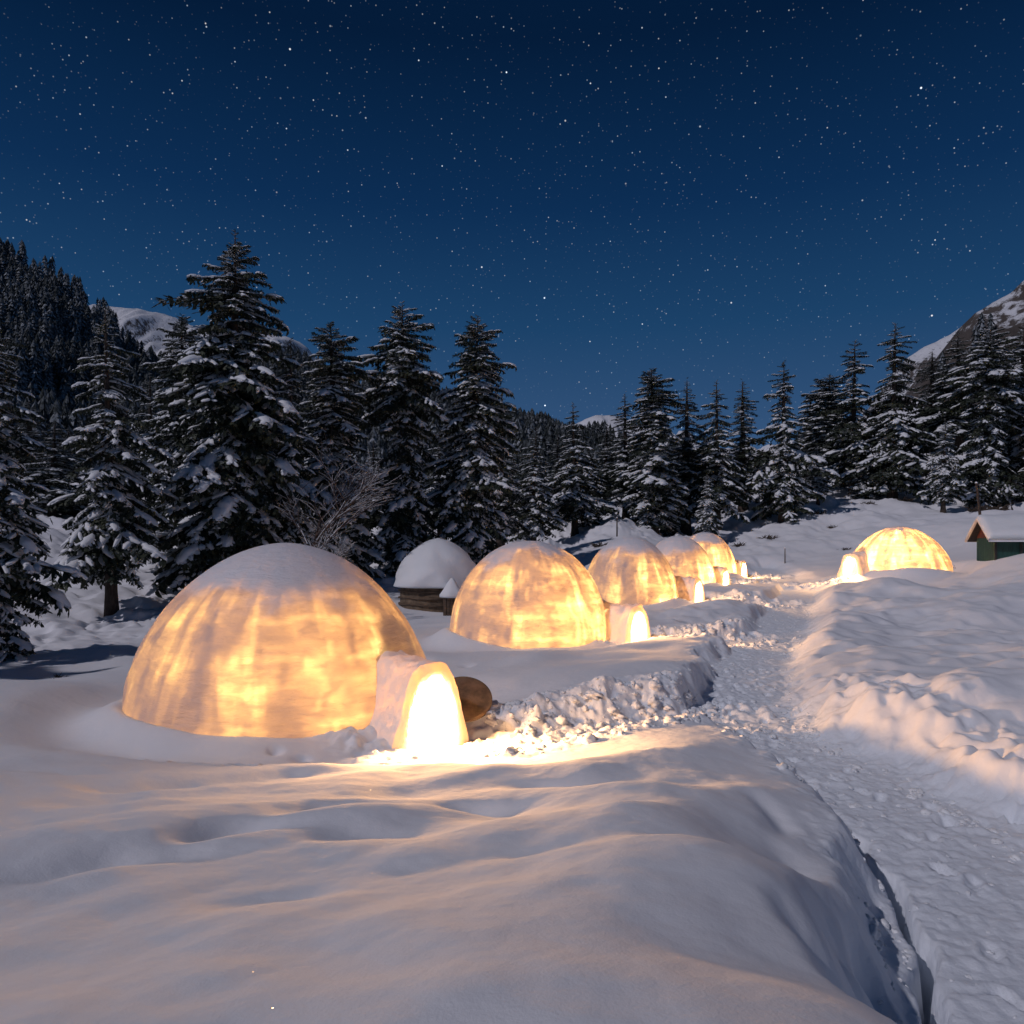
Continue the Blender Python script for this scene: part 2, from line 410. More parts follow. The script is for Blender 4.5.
def terrain(x, y, detail=True):
    """height and trampled-ness"""
    z = tps(x, y)
    far = np.hypot(x, y)
    # broad drifts
    near = sst(60, 12, far)
    u = x * .80 + y * .60; v = -x * .60 + y * .80     # drifts elongated along the wind
    z = z + near * ((.08 + .14 * sst(7, 14, far)) * fbm(u * .30, v * .62, 5, 2) + .30 * sst(11, 18, far) * fbm(x * .25, y * .22, 9, 3))
    # soft ripple ridges in the foreground, crossing from lower left to upper right
    rip = fbm(u * .42 + 3.3, v * .85, 21, 2, .35)
    z = z + sst(13, 7, far) * (.15 * rip + .07 * fbm(x * 1.1, y * 1.1, 25, 3, .45)) * sst(3.4, 2.2, x)
    for (rx_, ry_, al, la, lc, hh) in RIDGE:
        ca_, sa_ = math.cos(al), math.sin(al)
        p1 = (x - rx_) * ca_ + (y - ry_) * sa_; p2 = -(x - rx_) * sa_ + (y - ry_) * ca_ - .22 * p1 * p1 / la
        z = z + .72 * hh * np.exp(-(p1 / la) ** 2) * np.exp(-(np.where(p2 > 0, p2 / lc, p2 / (lc * 2.0))) ** 2)
    for (rx_, ry_, al, la, lc, hh) in HOLLOW:
        ca_, sa_ = math.cos(al), math.sin(al)
        p1 = (x - rx_) * ca_ + (y - ry_) * sa_; p2 = -(x - rx_) * sa_ + (y - ry_) * ca_ + .10 * np.sin(p1 * 4 + rx_)
        z = z - hh * np.exp(-(p1 / la) ** 2 - (p2 / lc) ** 2) * (1 + .5 * vnoise(x * 3, y * 3, 29))
    # field on the right
    z = z + sst(3.8, 6, x) * sst(50, 30, far) * (.50 * fbm(x * .42 + 1.7, y * .42, 31, 4, .5) - .10 * np.abs(fbm(u * .8, v * 1.2, 33, 2)))
    z = z + sst(4.4, 5.0, x) * sst(7.4, 6.0, x) * sst(18, 12, y) * .46 * np.abs(fbm(x * 1.1, y * .95, 75, 4, .55))
    z = z + .50 * np.exp(-(((x - 15.6) / 1.5) ** 2 + ((y - 31.5) / 1.5) ** 2)) + .12 * np.exp(-(((x - 18.6) / 3) ** 2 + ((y - 30) / 2.5) ** 2))
    z = z + .35 * np.exp(-(((x - 6.1) / 1.2) ** 2 + ((y - 12.2) / 1.6) ** 2))
    # rough, boulder strewn slopes under the trees
    ff = sst(48, 75, y + .25 * np.abs(x)) + sst(-9, -17, x) * sst(18, 27, y) + sst(33, 42, y) * sst(6, 0, x)
    ff = np.clip(ff, 0, 1)
    lump = fbm(x * .35, y * .35, 41, 4, .55)
    rgt = sst(12, 22, x); z = z + ff * (1.6 * lump * sst(0, 30, y - 25) * (1 - .55 * rgt) + .7 * (1 - .75 * rgt) * np.abs(fbm(x * .8, y * .8, 47, 3, .6)))
    z = z + sst(90, 300, far) * 6 * fbm(x * .012, y * .012, 51, 4)
    rough = np.zeros(x.shape)
    # igloo platforms with snow banked against the foot
    for i, g in enumerate(IG):
        cx, cy = g['c']; d = np.hypot(x - cx, y - cy)
        k = sst(g['R'] + 1.7, g['R'] + .1, d)
        an = np.arctan2(y - cy, x - cx)
        bank = (.20 + .16 * np.sin(an * 2 + i) + .10 * vnoise(an * 2.2 + 9, an * 0, 60 + i)) * np.exp(-((d - g['R']) / .55) ** 2)
        bank = bank + .10 * np.exp(-((d - g['R']) / .5) ** 2) * (np.cos(an + math.pi / 2) > 0)
        z = z * (1 - k) + (g['z'] + .06) * k + bank * sst(g['R'] - .6, g['R'] + .1, d)
    # dug paths
    allp = [(PATH, .74, .45, 1.0), ([(4.3, 10, 0), (4.75, 8, 0), (4.75, 5, .03), (4.6, -6, .3)], .62, .6, 1.0)] + [(b, .50, .75, .8) for b in BR]
    wob = .22 * fbm(x * 1.1, y * 1.1, 71, 3, .55) + .42 * sst(3.9, 4.8, x) * sst(30, 20, y) * fbm(x * .75 + 3, y * .75, 73, 3, .5)
    for P, hw, edge, amt in allp:
        d, pz, side = poly_dist(x, y, P)
        d = d + wob
        k = sst(hw + edge, hw - .05, d)
        if P is PATH: k = np.where(side > 0, sst(hw + 1.1, hw - .1, d), sst(hw + .34 + .45 * sst(6.2, 4.4, y), hw - .02, d))
        nr = sst(hw + .75, hw + .05, d)
        z = z * (1 - k) + (pz - .02) * k
        rough = np.maximum(rough, nr * amt)
        if P[0][1] > 11:
            band = np.exp(-((d - hw - .35) / .42) ** 2)
            rough = np.maximum(rough, band)
            z = z + band * np.where(side > 0, .35, 1.0) * (.05 + .34 * np.abs(fbm(x * 2.1, y * 2.1, 77, 3, .6))) * sst(0.3, 1.2, np.hypot(x - P[1][0], y - P[1][1]))
    # trampled apron from door one to the path, both banks crumbled
    if detail:
        ch = np.abs(fbm(x * 3.2, y * 3.2, 81, 4, .62))
        ch2 = fbm(x * 9, y * 9, 85, 3, .6)
        dm = poly_dist(x, y, PATH)[0]; brn = sst(.9, 1.5, dm); z = z + rough * ((.055 + .10 * brn) * ch + (.016 + .016 * brn) * ch2 - .015) 
        # deep crack between path and mound
        cx_ = np.interp(y, [4, 5.06, 6.7, 7.8, 9], [2.25, 2.80, 3.32, 3.46, 3.5]) + .16 * vnoise(y * 2.3, y * 0, 91)
        cw = .045 + .06 * vnoise(y * 1.9, y * 0 + 2, 93)
        z = z - .60 * sst(cw + .04, cw * .3, np.abs(x - cx_)) * sst(3.9, 4.4, y) * sst(8.2, 7.6, y) * (cw > .03)
        # hollow in the flank of the mound
        z = z - .42 * sst(1.0, .35, np.sqrt(((x - 2.18 - (y - 4.6) * .22) / .20) ** 2 + ((y - 4.55) / .50) ** 2))
        z = z + .30 * np.exp(-(((x + 2.25) / .5) ** 2 + ((y - 11.45) / .5) ** 2)) + .16 * np.exp(-(((x + 1.85) / .35) ** 2 + ((y - 11.0) / .3) ** 2))
        z = z + .30 * np.exp(-(((x + .8) / .6) ** 2 + ((y - 12.95) / .5) ** 2))
        # footprints and dimples in front of the big igloo
        for fx, fy, an_, dp in BOOTS:
            m_ = (np.abs(x - fx) < .4) & (np.abs(y - fy) < .4)
            if not m_.any(): continue
            xx = x[m_] - fx; yy = y[m_] - fy
            p1 = xx * math.cos(an_) + yy * math.sin(an_); p2 = -xx * math.sin(an_) + yy * math.cos(an_)
            e = (p1 / .15) ** 2 + (p2 / .065) ** 2
            z[m_] = z[m_] - dp * np.exp(-e ** 2) + dp * .35 * np.exp(-((np.sqrt(e) - 1.35) / .3) ** 2)
        for fx, fy, r in FOOT:
            e = ((x - fx) ** 2 + ((y - fy) * 1.0) ** 2) / (r * r)
            z = z - .075 * np.exp(-e * (1 + .8 * vnoise(x * 6, y * 6, 97)))
        z = z + .010 * fbm(x * 2.3, y * 2.3, 95, 4, .6) * near
    return z, np.clip(rough, 0, 1)
HOLLOW = [(-2.0, 5.4, .5, .55, .17, .11), (-2.5, 4.7, .4, .5, .16, .10), (-1.4, 6.3, .5, .5, .2, .11), (-.3, 6.5, .2, .45, .22, .12), (-1.0, 5.4, .4, .35, .15, .06), (.4, 7.4, .1, .5, .2, .10),
          (-3.6, 7.8, .5, .7, .22, .10), (-4.6, 8.2, .4, .5, .2, .08), (-2.7, 8.6, .3, .5, .18, .08), (1.9, 5.4, 1.2, .5, .16, .08), (2.2, 6.6, 1.3, .4, .13, .08), (1.7, 4.2, 1.1, .4, .15, .07),
          (-.5, 9.3, .1, .5, .22, .08), (-4.8, 10.3, .1, .6, .2, .07), (1.2, 4.7, .3, .3, .16, .05), (.1, 4.5, .5, .3, .15, .045), (-1.2, 3.9, .5, .3, .15, .04)]
RIDGE = [(.95, 5.5, .22, .75, .34, .13), (1.0, 6.7, .05, .9, .38, .15), (.75, 4.3, .2, .7, .30, .11), (.3, 8.2, .15, .9, .4, .15), (1.5, 8.9, .0, .8, .4, .12), (-.9, 8.9, .3, 1.0, .4, .10), (-2.2, 7.6, .45, 1.3, .45, .10), (-3.3, 6.4, .45, 1.2, .4, .10), (-1.2, 6.4, .45, 1.2, .45, .07), (-2.0, 9.2, .2, 1.2, .28, .12), (.2, 3.4, .3, .7, .4, .05), (-.2, 5.2, .5, .9, .4, .04)]
FOOT = [(-2.1, 10.6, .13), (-2.25, 10.15, .15), (-2.8, 10.25, .12), (-3.2, 10.35, .09), (-1.75, 9.85, .14), (-2.6, 9.7, .11), (-2.0, 11.0, .1), (.9, 9.2, .09), (1.5, 9.0, .07), (-1.0, 19.4, .16), (-.2, 19.0, .14), (.6, 19.2, .14), (1.5, 18.9, .13), (-2, 17.6, .15), (-1, 17.2, .14), (2.4, 19.4, .15)]

_br = random.Random(77); BOOTS = []
for k in range(95):
    yy_ = 3.6 + 15 * _br.random() ** 1.2
    xc = float(np.interp(yy_, [p_[1] for p_ in PATH], [p_[0] for p_ in PATH])) + (.35 if yy_ < 9 else 0)
    BOOTS.append((xc + _br.uniform(-.6, .6 + (.6 if yy_ < 9 else 0)), yy_, 1.5 + _br.uniform(-.4, .4), _br.uniform(.025, .06)))
for k in range(16):
    BOOTS.append((-.6 + k * .27 + _br.uniform(-.1, .1), 11.5 + k * .10 + _br.uniform(-.25, .25), .35 + _br.uniform(-.3, .3), .05))
for k in range(9):          # a line of steps wandering over the drift beside the big igloo
    BOOTS.append((-5.4 + k * .40, 9.75 + .18 * math.sin(k * 1.1) + (.10 if k % 2 else -.10), .1, .08))
def axis(segs):
    out = []
    for a, b, n in segs: out.append(np.linspace(a, b, n, endpoint=False))
    out.append([segs[-1][1]]); return np.concatenate(out)
gx = np.concatenate([-np.geomspace(900, 45, 40)[:-1], axis([(-45, -16, 90), (-16, -6, 110), (-6, 6.5, 400), (6.5, 14, 130), (14, 32, 130), (32, 60, 70)])[:-1], np.geomspace(60, 900, 40)])
gy = np.concatenate([axis([(-40, -4, 12), (-4, 1.6, 40), (1.6, 14, 410), (14, 26, 240), (26, 50, 210), (50, 110, 170)])[:-1], np.geomspace(110, 1600, 50)])
X, Y = np.meshgrid(gx, gy)
Z, RG = terrain(X, Y)
nx, ny = len(gx), len(gy)
V = np.stack([X.ravel(), Y.ravel(), Z.ravel()], 1)
idx = np.arange(nx * ny).reshape(ny, nx)
Q = np.stack([idx[:-1, :-1].ravel(), idx[:-1, 1:].ravel(), idx[1:, 1:].ravel(), idx[1:, :-1].ravel()], 1)
me = mesh_from('snow_ground', V, [Q], M_GROUND)
at = me.attributes.new('rough', 'FLOAT', 'POINT'); at.data.foreach_set('value', RG.ravel().astype(np.float32))
tag(link('snow_ground', me), kind='structure')

def gz(x, y):
    a, _ = terrain(np.array([float(x)]), np.array([float(y)])); return float(a[0])
def gza(x, y): return terrain(np.asarray(x, float), np.asarray(y, float), False)[0]
def at(px, d): return ((px - HX) / F * d, d)

# ------------------------------------------------------------------ mountains
def mountain(name, sky, D, foot, seed, mat, lump, back=.5, rows=70, steep=1.0, nxs=260):
    """sky: measured skyline as (px, py); the ridge stands D metres away, foot in front of it"""
    s = np.array(sky, float)
    px = np.linspace(s[0, 0], s[-1, 0], nxs)
    py = np.interp(px, s[:, 0], s[:, 1])
    rx = (px - HX) / F * D; rz = CZ + (HY - py) / F * D
    tt = np.concatenate([np.linspace(0, 1, rows), 1 + np.linspace(.06, 1, 14)])
    T, RX = np.meshgrid(tt, rx, indexing='ij'); RZ = np.tile(rz, (len(tt), 1))
    yy = np.where(T <= 1, foot + (D - foot) * T, D + (T - 1) * D * back)
    fall = np.where(T <= 1, T ** steep, 1 - (T - 1) * .9)
    zz = 4 + (RZ - 4) * fall
    gul = fbm(RX / D * 22 + 5, yy / D * 7, seed, 5, .55)
    w_ = np.sin(np.clip(T, 0, 1) * math.pi) ** .7 + .10
    zz = zz + gul * lump * w_
    Vv = np.stack([RX.ravel(), yy.ravel(), zz.ravel()], 1)
    n1, n2 = T.shape; ii = np.arange(n1 * n2).reshape(n1, n2)
    q = np.stack([ii[:-1, :-1].ravel(), ii[:-1, 1:].ravel(), ii[1:, 1:].ravel(), ii[1:, :-1].ravel()], 1)
    o = tag(link(name, mesh_from(name, Vv, [q], mat)), kind='structure')
    return RX, yy, zz

snowy = mountain('snowy_peak', [(-60, 330), (60, 312), (95, 303), (110, 305), (128, 309), (150, 313), (175, 317), (200, 326), (240, 331), (285, 336), (300, 342), (320, 362), (380, 395), (460, 430)], 800, 300, 101, M_PEAK, 45)
snowy2 = mountain('snowy_peak', [(500, 460), (560, 430), (584, 418), (600, 414), (620, 417), (640, 427), (680, 440), (740, 452), (800, 455), (850, 440), (900, 420)], 1100, 500, 103, M_PEAK, 60)
snowy3 = mountain('snowy_peak', [(780, 520), (850, 450), (885, 395), (905, 360), (925, 346), (950, 336), (975, 322), (1010, 318), (1100, 300), (1200, 290)], 520, 220, 107, M_PEAK, 22)
ml = mountain('wooded_mountain', [(-900, 60), (-500, 100), (-250, 160), (-100, 210), (0, 254), (40, 280), (75, 297), (100, 318), (150, 372), (190, 400), (240, 425), (320, 450), (400, 500)], 340, 95, 111, M_ROCKY, 16)
mm = mountain('wooded_mountain', [(60, 350), (200, 380), (300, 372), (350, 384), (400, 402), (460, 412), (505, 424), (530, 431), (560, 446), (590, 462), (640, 484), (700, 500), (760, 510)], 430, 160, 113, M_ROCKY, 14)
mr = mountain('rocky_mountain', [(760, 520), (840, 480), (900, 415), (930, 368), (948, 348), (958, 328), (975, 312), (990, 304), (1010, 292), (1024, 280), (1060, 262), (1120, 235), (1300, 170), (1700, 90)], 210, 85, 117, M_ROCKY, 9)

# ------------------------------------------------------------------ far woods: thousands of small firs, one mass per slope
def little_fir():
    vs, fs = [], []
    r_ = random.Random(3)
    for k in range(8):
        zt = 1 - k / 8.2; zb = zt - .20; rad = .05 + .155 * (1 - zt) + .03
        n = 6
        for j in range(n):
            a = j / n * 6.283 + k * .7 + r_.uniform(-.2, .2); da = .42
            R2 = rad * r_.uniform(.75, 1.2)
            b = len(vs)
            vs += [(0, 0, zt), (math.cos(a - da) * R2 * .75, math.sin(a - da) * R2 * .75, zb + .03), (math.cos(a) * R2, math.sin(a) * R2, zb - .01 + r_.uniform(-.02, .02)), (math.cos(a + da) * R2 * .75, math.sin(a + da) * R2 * .75, zb + .03)]
            fs += [(b, b + 1, b + 2), (b, b + 2, b + 3)]
    return np.array(vs), np.array(fs)
LV, LF = little_fir()
def wood(name, pts, hts, label):
    n = len(pts)
    a = rng.uniform(0, 6.28, n); c, s = np.cos(a), np.sin(a)
    wd = hts * rng.uniform(.85, 1.35, n)
    VV = np.empty((n, len(LV), 3))
    VV[:, :, 0] = pts[:, 0, None] + wd[:, None] * (LV[:, 0] * c[:, None] - LV[:, 1] * s[:, None])
    VV[:, :, 1] = pts[:, 1, None] + wd[:, None] * (LV[:, 0] * s[:, None] + LV[:, 1] * c[:, None])
    VV[:, :, 2] = pts[:, 2, None] + hts[:, None] * LV[:, 2] - .3
    FF = (LF[None] + (np.arange(n) * len(LV))[:, None, None]).reshape(-1, 3)
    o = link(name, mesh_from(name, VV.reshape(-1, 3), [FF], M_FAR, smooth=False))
    return tag(o, label, 'forest', kind='stuff')
def scatter(surf, n, pxr, tr, thin=None):
    RX, YY, ZZ = surf
    D = YY[69, 0]
    j = rng.uniform(0, RX.shape[1] - 1.001, n * 3); i = rng.uniform(tr[0] * 69, tr[1] * 69, n * 3)
    def bil(A):
        i0 = i.astype(int); j0 = j.astype(int); fi = i - i0; fj = j - j0
        return (A[i0, j0] * (1 - fi) + A[i0 + 1, j0] * fi) * (1 - fj) + (A[i0, j0 + 1] * (1 - fi) + A[i0 + 1, j0 + 1] * fi) * fj
    x, y, z = bil(RX), bil(YY), bil(ZZ)
    px = HX + x / y * F
    ok = (px > pxr[0]) & (px < pxr[1])
    if thin is not None: ok &= thin(x, y, z)
    return np.stack([x, y, z], 1)[ok][:n]
p = scatter(ml, 5200, (-320, 420), (.12, 1.0), lambda x, y, z: fbm(x * .03, y * .03, 7, 3) > -.55)
wood('far_forest', p, rng.uniform(8, 14, len(p)), 'dark fir forest covering the steep mountainside on the far left')
p = scatter(mm, 5200, (120, 760), (.1, .99), lambda x, y, z: fbm(x * .02, y * .02, 8, 3) > -.5)
wood('far_forest', p, rng.uniform(9, 15, len(p)), 'dim fir forest on the distant ridge across the valley in the centre')
p = scatter(mr, 520, (780, 1300), (.05, .95), lambda x, y, z: fbm(x * .05, y * .05, 12, 3) > .02)
wood('far_forest', p, rng.uniform(6, 11, len(p)), 'scattered firs on the rocky mountain flank at the far right')

# ------------------------------------------------------------------ conifers
def frame_pts(P, ang, tilt, ln, base):
    """bend unit bough into place"""
    c, s = math.cos(ang), math.sin(ang); ct, st = math.cos(tilt), math.sin(tilt)
    x = P[:, 0] * ln; y = P[:, 1] * ln; z = P[:, 2] * ln
    x2 = x * ct - z * st; z2 = x * st + z * ct
    return np.stack([x2 * c - y * s + base[0], x2 * s + y * c + base[1], z2 + base[2]], 1)

def make_bough(r_, droop, full=1.0):
    """unit bough: needle blades and snow pads"""
    nv, nf, sv, sf, wv, wf = [], [], [], [], [], []
    def spine(t): return np.array([t, .05 * math.sin(t * 4 + ph), -droop * t * t + .14 * max(0, t - .6)])
    ph = r_.uniform(0, 6)
    def blade(p, d, L, wd):
        d = np.array(d); d = d / np.linalg.norm(d)
        up = np.array([r_.uniform(-.5, .5), r_.uniform(-.5, .5), 1.0]); sd = np.cross(d, up); sd = sd / np.linalg.norm(sd) * wd
        b = len(nv); q = p + d * L
        nv.extend([p - sd * .4, p + sd * .4, p + d * L * .55 + sd, q, p + d * L * .55 - sd])
        nf.extend([(b, b + 1, b + 2), (b, b + 2, b + 4), (b + 4, b + 2, b + 3)])
    def pad(P, W, Hh):
        """lumpy rounded snow cushion along points P"""
        n = len(P); K = 7; b = len(sv)
        for i in range(n):
            t_ = P[min(i + 1, n - 1)] - P[max(i - 1, 0)]; t_ = t_ / (np.linalg.norm(t_) + 1e-9)
            sd = np.cross(t_, [0, 0, 1.0]); sd = sd / (np.linalg.norm(sd) + 1e-9)
            env = math.sin(math.pi * (i + .35) / (n - .3)) ** .6
            for k in range(K):
                a = k / K * 6.283
                cc, ss = math.cos(a), math.sin(a)
                zz = ss * Hh * (1.0 if ss > 0 else .35) * env * r_.uniform(.75, 1.25)
                sv.append(P[i] + sd * cc * W * env * r_.uniform(.75, 1.25) + np.array([0, 0, zz + Hh * .25 - abs(cc) * Hh * .5]))
        for i in range(n - 1):
            for k in range(K):
                sf.append((b + i * K + k, b + i * K + (k + 1) % K, b + (i + 1) * K + (k + 1) % K, b + (i + 1) * K + k))
        for e in (0, n - 1):
            c0 = b + e * K
            for k in range(1, K - 1, 2):
                sf.append((c0, c0 + k, c0 + k + 1, c0 + k + 1)) if False else None
    nt = 9
    for i in range(nt):
        t = .10 + .86 * i / (nt - 1)
        p0 = spine(t)
        for sgn in (-1, 1):
            if r_.random() > .93 * full: continue
            L = (.40 * (1 - t) ** .8 + .10) * r_.uniform(.7, 1.2)
            a = sgn * r_.uniform(.7, 1.05)
            dirv = np.array([math.cos(a), math.sin(a), -.25 * r_.uniform(.3, 1.8)])
            m = 4
            for k in range(m):
                s_ = (k + .6) / m
                q = p0 + dirv * L * s_ + np.array([0, 0, -.12 * L * s_ * s_])
                dd = dirv + np.array([r_.uniform(-.6, .6), r_.uniform(-.6, .6), r_.uniform(-.75, .05)])
                blade(q - dirv * .03, dd, r_.uniform(.085, .15), r_.uniform(.020, .034))
                if r_.random() < .6:
                    blade(q, np.array([r_.uniform(-.4, .6), r_.uniform(-.5, .5), -1.0]), r_.uniform(.08, .16), .026)
            if r_.random() < .62:
                P = np.array([p0 + dirv * L * s_ + np.array([0, 0, .022 - .12 * L * s_ * s_]) for s_ in np.linspace(.15, r_.uniform(.75, 1.05), 5)])
                pad(P, r_.uniform(.028, .055), r_.uniform(.018, .035))
        for k in range(4):
            blade(p0, np.array([r_.uniform(-.2, 1), r_.uniform(-.8, .8), r_.uniform(-.9, .3)]), r_.uniform(.08, .14), .026)
    t0 = r_.uniform(.05, .25)
    while t0 < .95:
        t1 = min(1.04, t0 + r_.uniform(.22, .55))
        P = np.array([spine(t) + np.array([0, r_.uniform(-.01, .01), .03]) for t in np.linspace(t0, t1, 8)])
        pad(P, r_.uniform(.055, .125) * (1.15 - .5 * t0), r_.uniform(.04, .072))
        t0 = t1 + r_.uniform(.02, .20)
    # woody spine
    K = 4; b = 0
    for i, t in enumerate(np.linspace(0, .85, 5)):
        rr = .016 * (1 - t) + .003
        for k in range(K): wv.append(spine(t) + np.array([0, math.cos(k * 1.57) * rr, math.sin(k * 1.57) * rr]))
    for i in range(4):
        for k in range(K): wf.append((i * K + k, i * K + (k + 1) % K, (i + 1) * K + (k + 1) % K, (i + 1) * K + k))
    return [np.array(a) for a in (nv, nf, sv, sf, wv, wf)]
_r = random.Random(11)
BOUGH = [make_bough(_r, d) for d in (.15, .22, .30, .35, .42, .25)]

def conifer_meshes(seed, H, prof, nwh, dens, trunk_r, clear, snow_amt, tilt0=.10, tilt1=-.48, lean=0):
    """returns trunk, crown, snow meshes of a fir of height H; prof = [(height fraction, crown radius)]"""
    r_ = random.Random(seed)
    ph = np.array(prof, float)[::-1]
    NV, NF, SV, SF, WV, WF = [], [], [], [], [], []
    n0 = s0 = w0 = 0
    sect = [r_.uniform(.82, 1.14) for _ in range(7)]
    tab = [[r_.uniform(.66, 1.16) for _ in range(7)] for _ in range(9)]
    zf = 1.0
    while zf > clear:
        z = zf * H
        R = float(np.interp(zf, ph[:, 0], ph[:, 1]))
        nb = max(3, int(round(dens * (2.2 + R * 1.5))))
        a0 = r_.uniform(0, 6.28)
        for j in range(nb):
            a = a0 + j / nb * 6.283 + r_.uniform(-.35, .35)
            ln = R * r_.uniform(.66, 1.10) * sect[int((a % 6.283) / 6.284 * 7)] * tab[int(zf * 8)][int((a % 6.283) / 6.284 * 7)] * (1 + .18 * math.sin(a * 3 + zf * 17 + seed))
            if r_.random() < .05: ln *= 1.18
            ln = max(ln, .16)
            if r_.random() < .09: continue
            tl = tilt1 + (tilt0 - tilt1) * zf ** 2 + .75 * max(0, zf - .86) / .14 + r_.uniform(-.16, .16)
            B = r_.choice(BOUGH)
            base = (0, 0, z + r_.uniform(-.5, .5) * H / nwh)
            # hang lower boughs so the tips end near level z
            P = frame_pts(B[0], a, tl, ln, base); NV.append(P); NF.append(B[1] + n0); n0 += len(P)
            if r_.random() < snow_amt:
                P = frame_pts(B[2], a, tl, ln, base); SV.append(P); SF.append(B[3] + s0); s0 += len(P)
            P = frame_pts(B[4], a, tl, ln, base); WV.append(P); WF.append(B[5] + w0); w0 += len(P)
        zf -= (1 / nwh) * r_.uniform(.75, 1.25) * (1.0 if zf < .8 else .55)
    # leader spike
    K = 8; ring = []
    zs = np.linspace(0, 1, 12)
    tv = []
    for i, t in enumerate(zs):
        rr = trunk_r * (1 - t) ** .85 + .012
        if i == 0: rr *= 1.35
        for k in range(K):
            a = k / K * 6.283; tv.append((math.cos(a) * rr * r_.uniform(.9, 1.1), math.sin(a) * rr * r_.uniform(.9, 1.1), t * H * 1.005 - (.4 if i == 0 else 0)))
    tf = [(i * K + k, i * K + (k + 1) % K, (i + 1) * K + (k + 1) % K, (i + 1) * K + k) for i in range(11) for k in range(K)]
    tv = np.array(tv); tf = np.array(tf)
    WV.append(tv); WF.append(tf + w0)
    trunk = mesh_from('trunk', np.concatenate(WV), [np.concatenate(WF)], M_BARK)
    crown = mesh_from('crown', np.concatenate(NV), [np.concatenate(NF)], M_NEEDLE, smooth=False)
    snow = mesh_from('snow_cover', np.concatenate(SV), [np.concatenate(SF)], M_SNOW)
    A_ = np.concatenate(NV); return trunk, crown, snow, float(A_[:, 2].max()), float(np.percentile(np.hypot(A_[:, 0], A_[:, 1]), 97.5))

HERO = [(1.0, .10), (.96, .50), (.9, .98), (.8, 1.55), (.70, 1.95), (.6, 2.5), (.5, 2.5), (.38, 3.3), (.25, 3.0), (.1, 2.3)]
CONE = [(1.0, .08), (.95, .42), (.9, .72), (.8, 1.10), (.6, 1.75), (.4, 2.3), (.2, 2.7), (.08, 2.4)]
WAIST = [(1.0, .12), (.96, .62), (.90, 1.10), (.82, 1.6), (.72, 2.1), (.66, 2.4), (.6, 1.5), (.5, 1.3), (.4, 1.9), (.28, 2.3), (.15, 2.0), (.05, 1.6)]
COLM = [(1.0, .12), (.95, .72), (.85, 1.25), (.7, 1.7), (.6, 1.9), (.5, 1.7), (.4, 2.1), (.25, 2.2), (.1, 1.9)]
SPARSE = [(1.0, .08), (.92, .50), (.8, 1.0), (.65, 1.9), (.55, 1.6), (.45, 2.3), (.3, 2.2), (.2, 1.7)]
PROTO = {
    'hero': conifer_meshes(1, 16, HERO, 44, 1.35, .30, .08, .80),
    'waist': conifer_meshes(2, 15, WAIST, 42, 1.5, .30, .04, .72),
    'column': conifer_meshes(3, 15, COLM, 44, 1.6, .28, .09, .80),
    'sparse': conifer_meshes(4, 12, SPARSE, 27, 1.25, .20, .17, .95),
    'cone_a': conifer_meshes(5, 15, CONE, 36, 1.1, .25, .12, .70),
    'cone_b': conifer_meshes(6, 15, CONE, 32, 1.2, .25, .17, .75),
    'narrow': conifer_meshes(8, 15, [(r[0], r[1] * .72) for r in CONE], 36, 1.4, .24, .17, .62),
    'bushy': conifer_meshes(9, 14, [(1, .08), (.9, .85), (.75, 1.6), (.5, 2.4), (.3, 2.7), (.1, 2.3)], 32, 1.25, .25, .05, .85),
}
_made = 0
def conifer(kind, px, d, top, hw, label, group=None, name='fir_tree'):
    """hw: half-width of the crown as an angle measure in the photo"""
    global _made
    tr, cr_, sn, H, R = PROTO[kind]
    x, y = at(px, d); z = gz(x, y)
    h = CZ + (HY - top) / F * d - z
    r = hw * .90 / F * d
    o = root(name, (x, y, z - .05), label, 'tree', group, rz=(_made * 2.399) % 6.283)
    _made += 1
    o.scale = (r / R, r / R, h / H)
    o.rotation_euler.x = rng.uniform(-.028, .028); o.rotation_euler.y = rng.uniform(-.028, .028)
    for n_, m_ in (('trunk', tr), ('crown', cr_), ('snow_cover', sn)): link(n_, m_, o)
    return o

conifer('hero', 233, 34, 230, 74, 'tallest fir of all, broad and snow laden, right behind the largest igloo')
conifer('sparse', 112, 30, 308, 58, 'slim fir with bare lower trunk and thick white boughs left of the tallest fir')
conifer('column', 180, 39, 312, 40, 'dark fir squeezed between the slim fir and the tallest fir')
conifer('cone_a', 291, 36, 338, 42, 'drooping fir just right of the tallest fir, above the bare twiggy tree')
conifer('column', 338, 39, 322, 44, 'round shouldered fir on the right edge of the left tree clump')
conifer('waist', 405, 42, 298, 43, 'tall fir with a wide ragged head and thin waist, left one of the central pair')
conifer('column', 471, 43, 315, 40, 'tall dense fir behind the second igloo, right one of the central pair')
conifer('bushy', -12, 20.5, 300, 72, 'nearest fir cut off by the left edge, lit pink by the igloos')
conifer('cone_b', 52, 48, 420, 40, 'small fir far back between the left edge and the slim fir')
conifer('narrow', 30, 60, 400, 30, 'thin fir on the slope near the left edge of the view')
conifer('cone_b', 150, 52, 372, 38, 'fir low behind the slim fir, mostly hidden')
conifer('narrow', 316, 50, 352, 30, 'narrow fir peeking out behind the left clump')
conifer('narrow', 500, 50, 388, 27, 'narrow fir hugging the right side of the dense central fir')
conifer('cone_b', 372, 60, 440, 26, 'small fir in the gap left of the central pair')
conifer('cone_b', 440, 62, 430, 24, 'small fir glimpsed between the central pair')
for k, (x_, y_) in enumerate([(-21.5, 10.5), (-24.5, 13.0), (-27.0, 9.0)]):
    conifer('column', HX + x_ / y_ * F, y_, HY - 9.5 / y_ * F, 2.6 / y_ * F, 'fir standing beyond the left edge of the view, only its shadow reaching in', 'firs beyond the left edge')
CTR = 'firs standing around the middle of the valley'
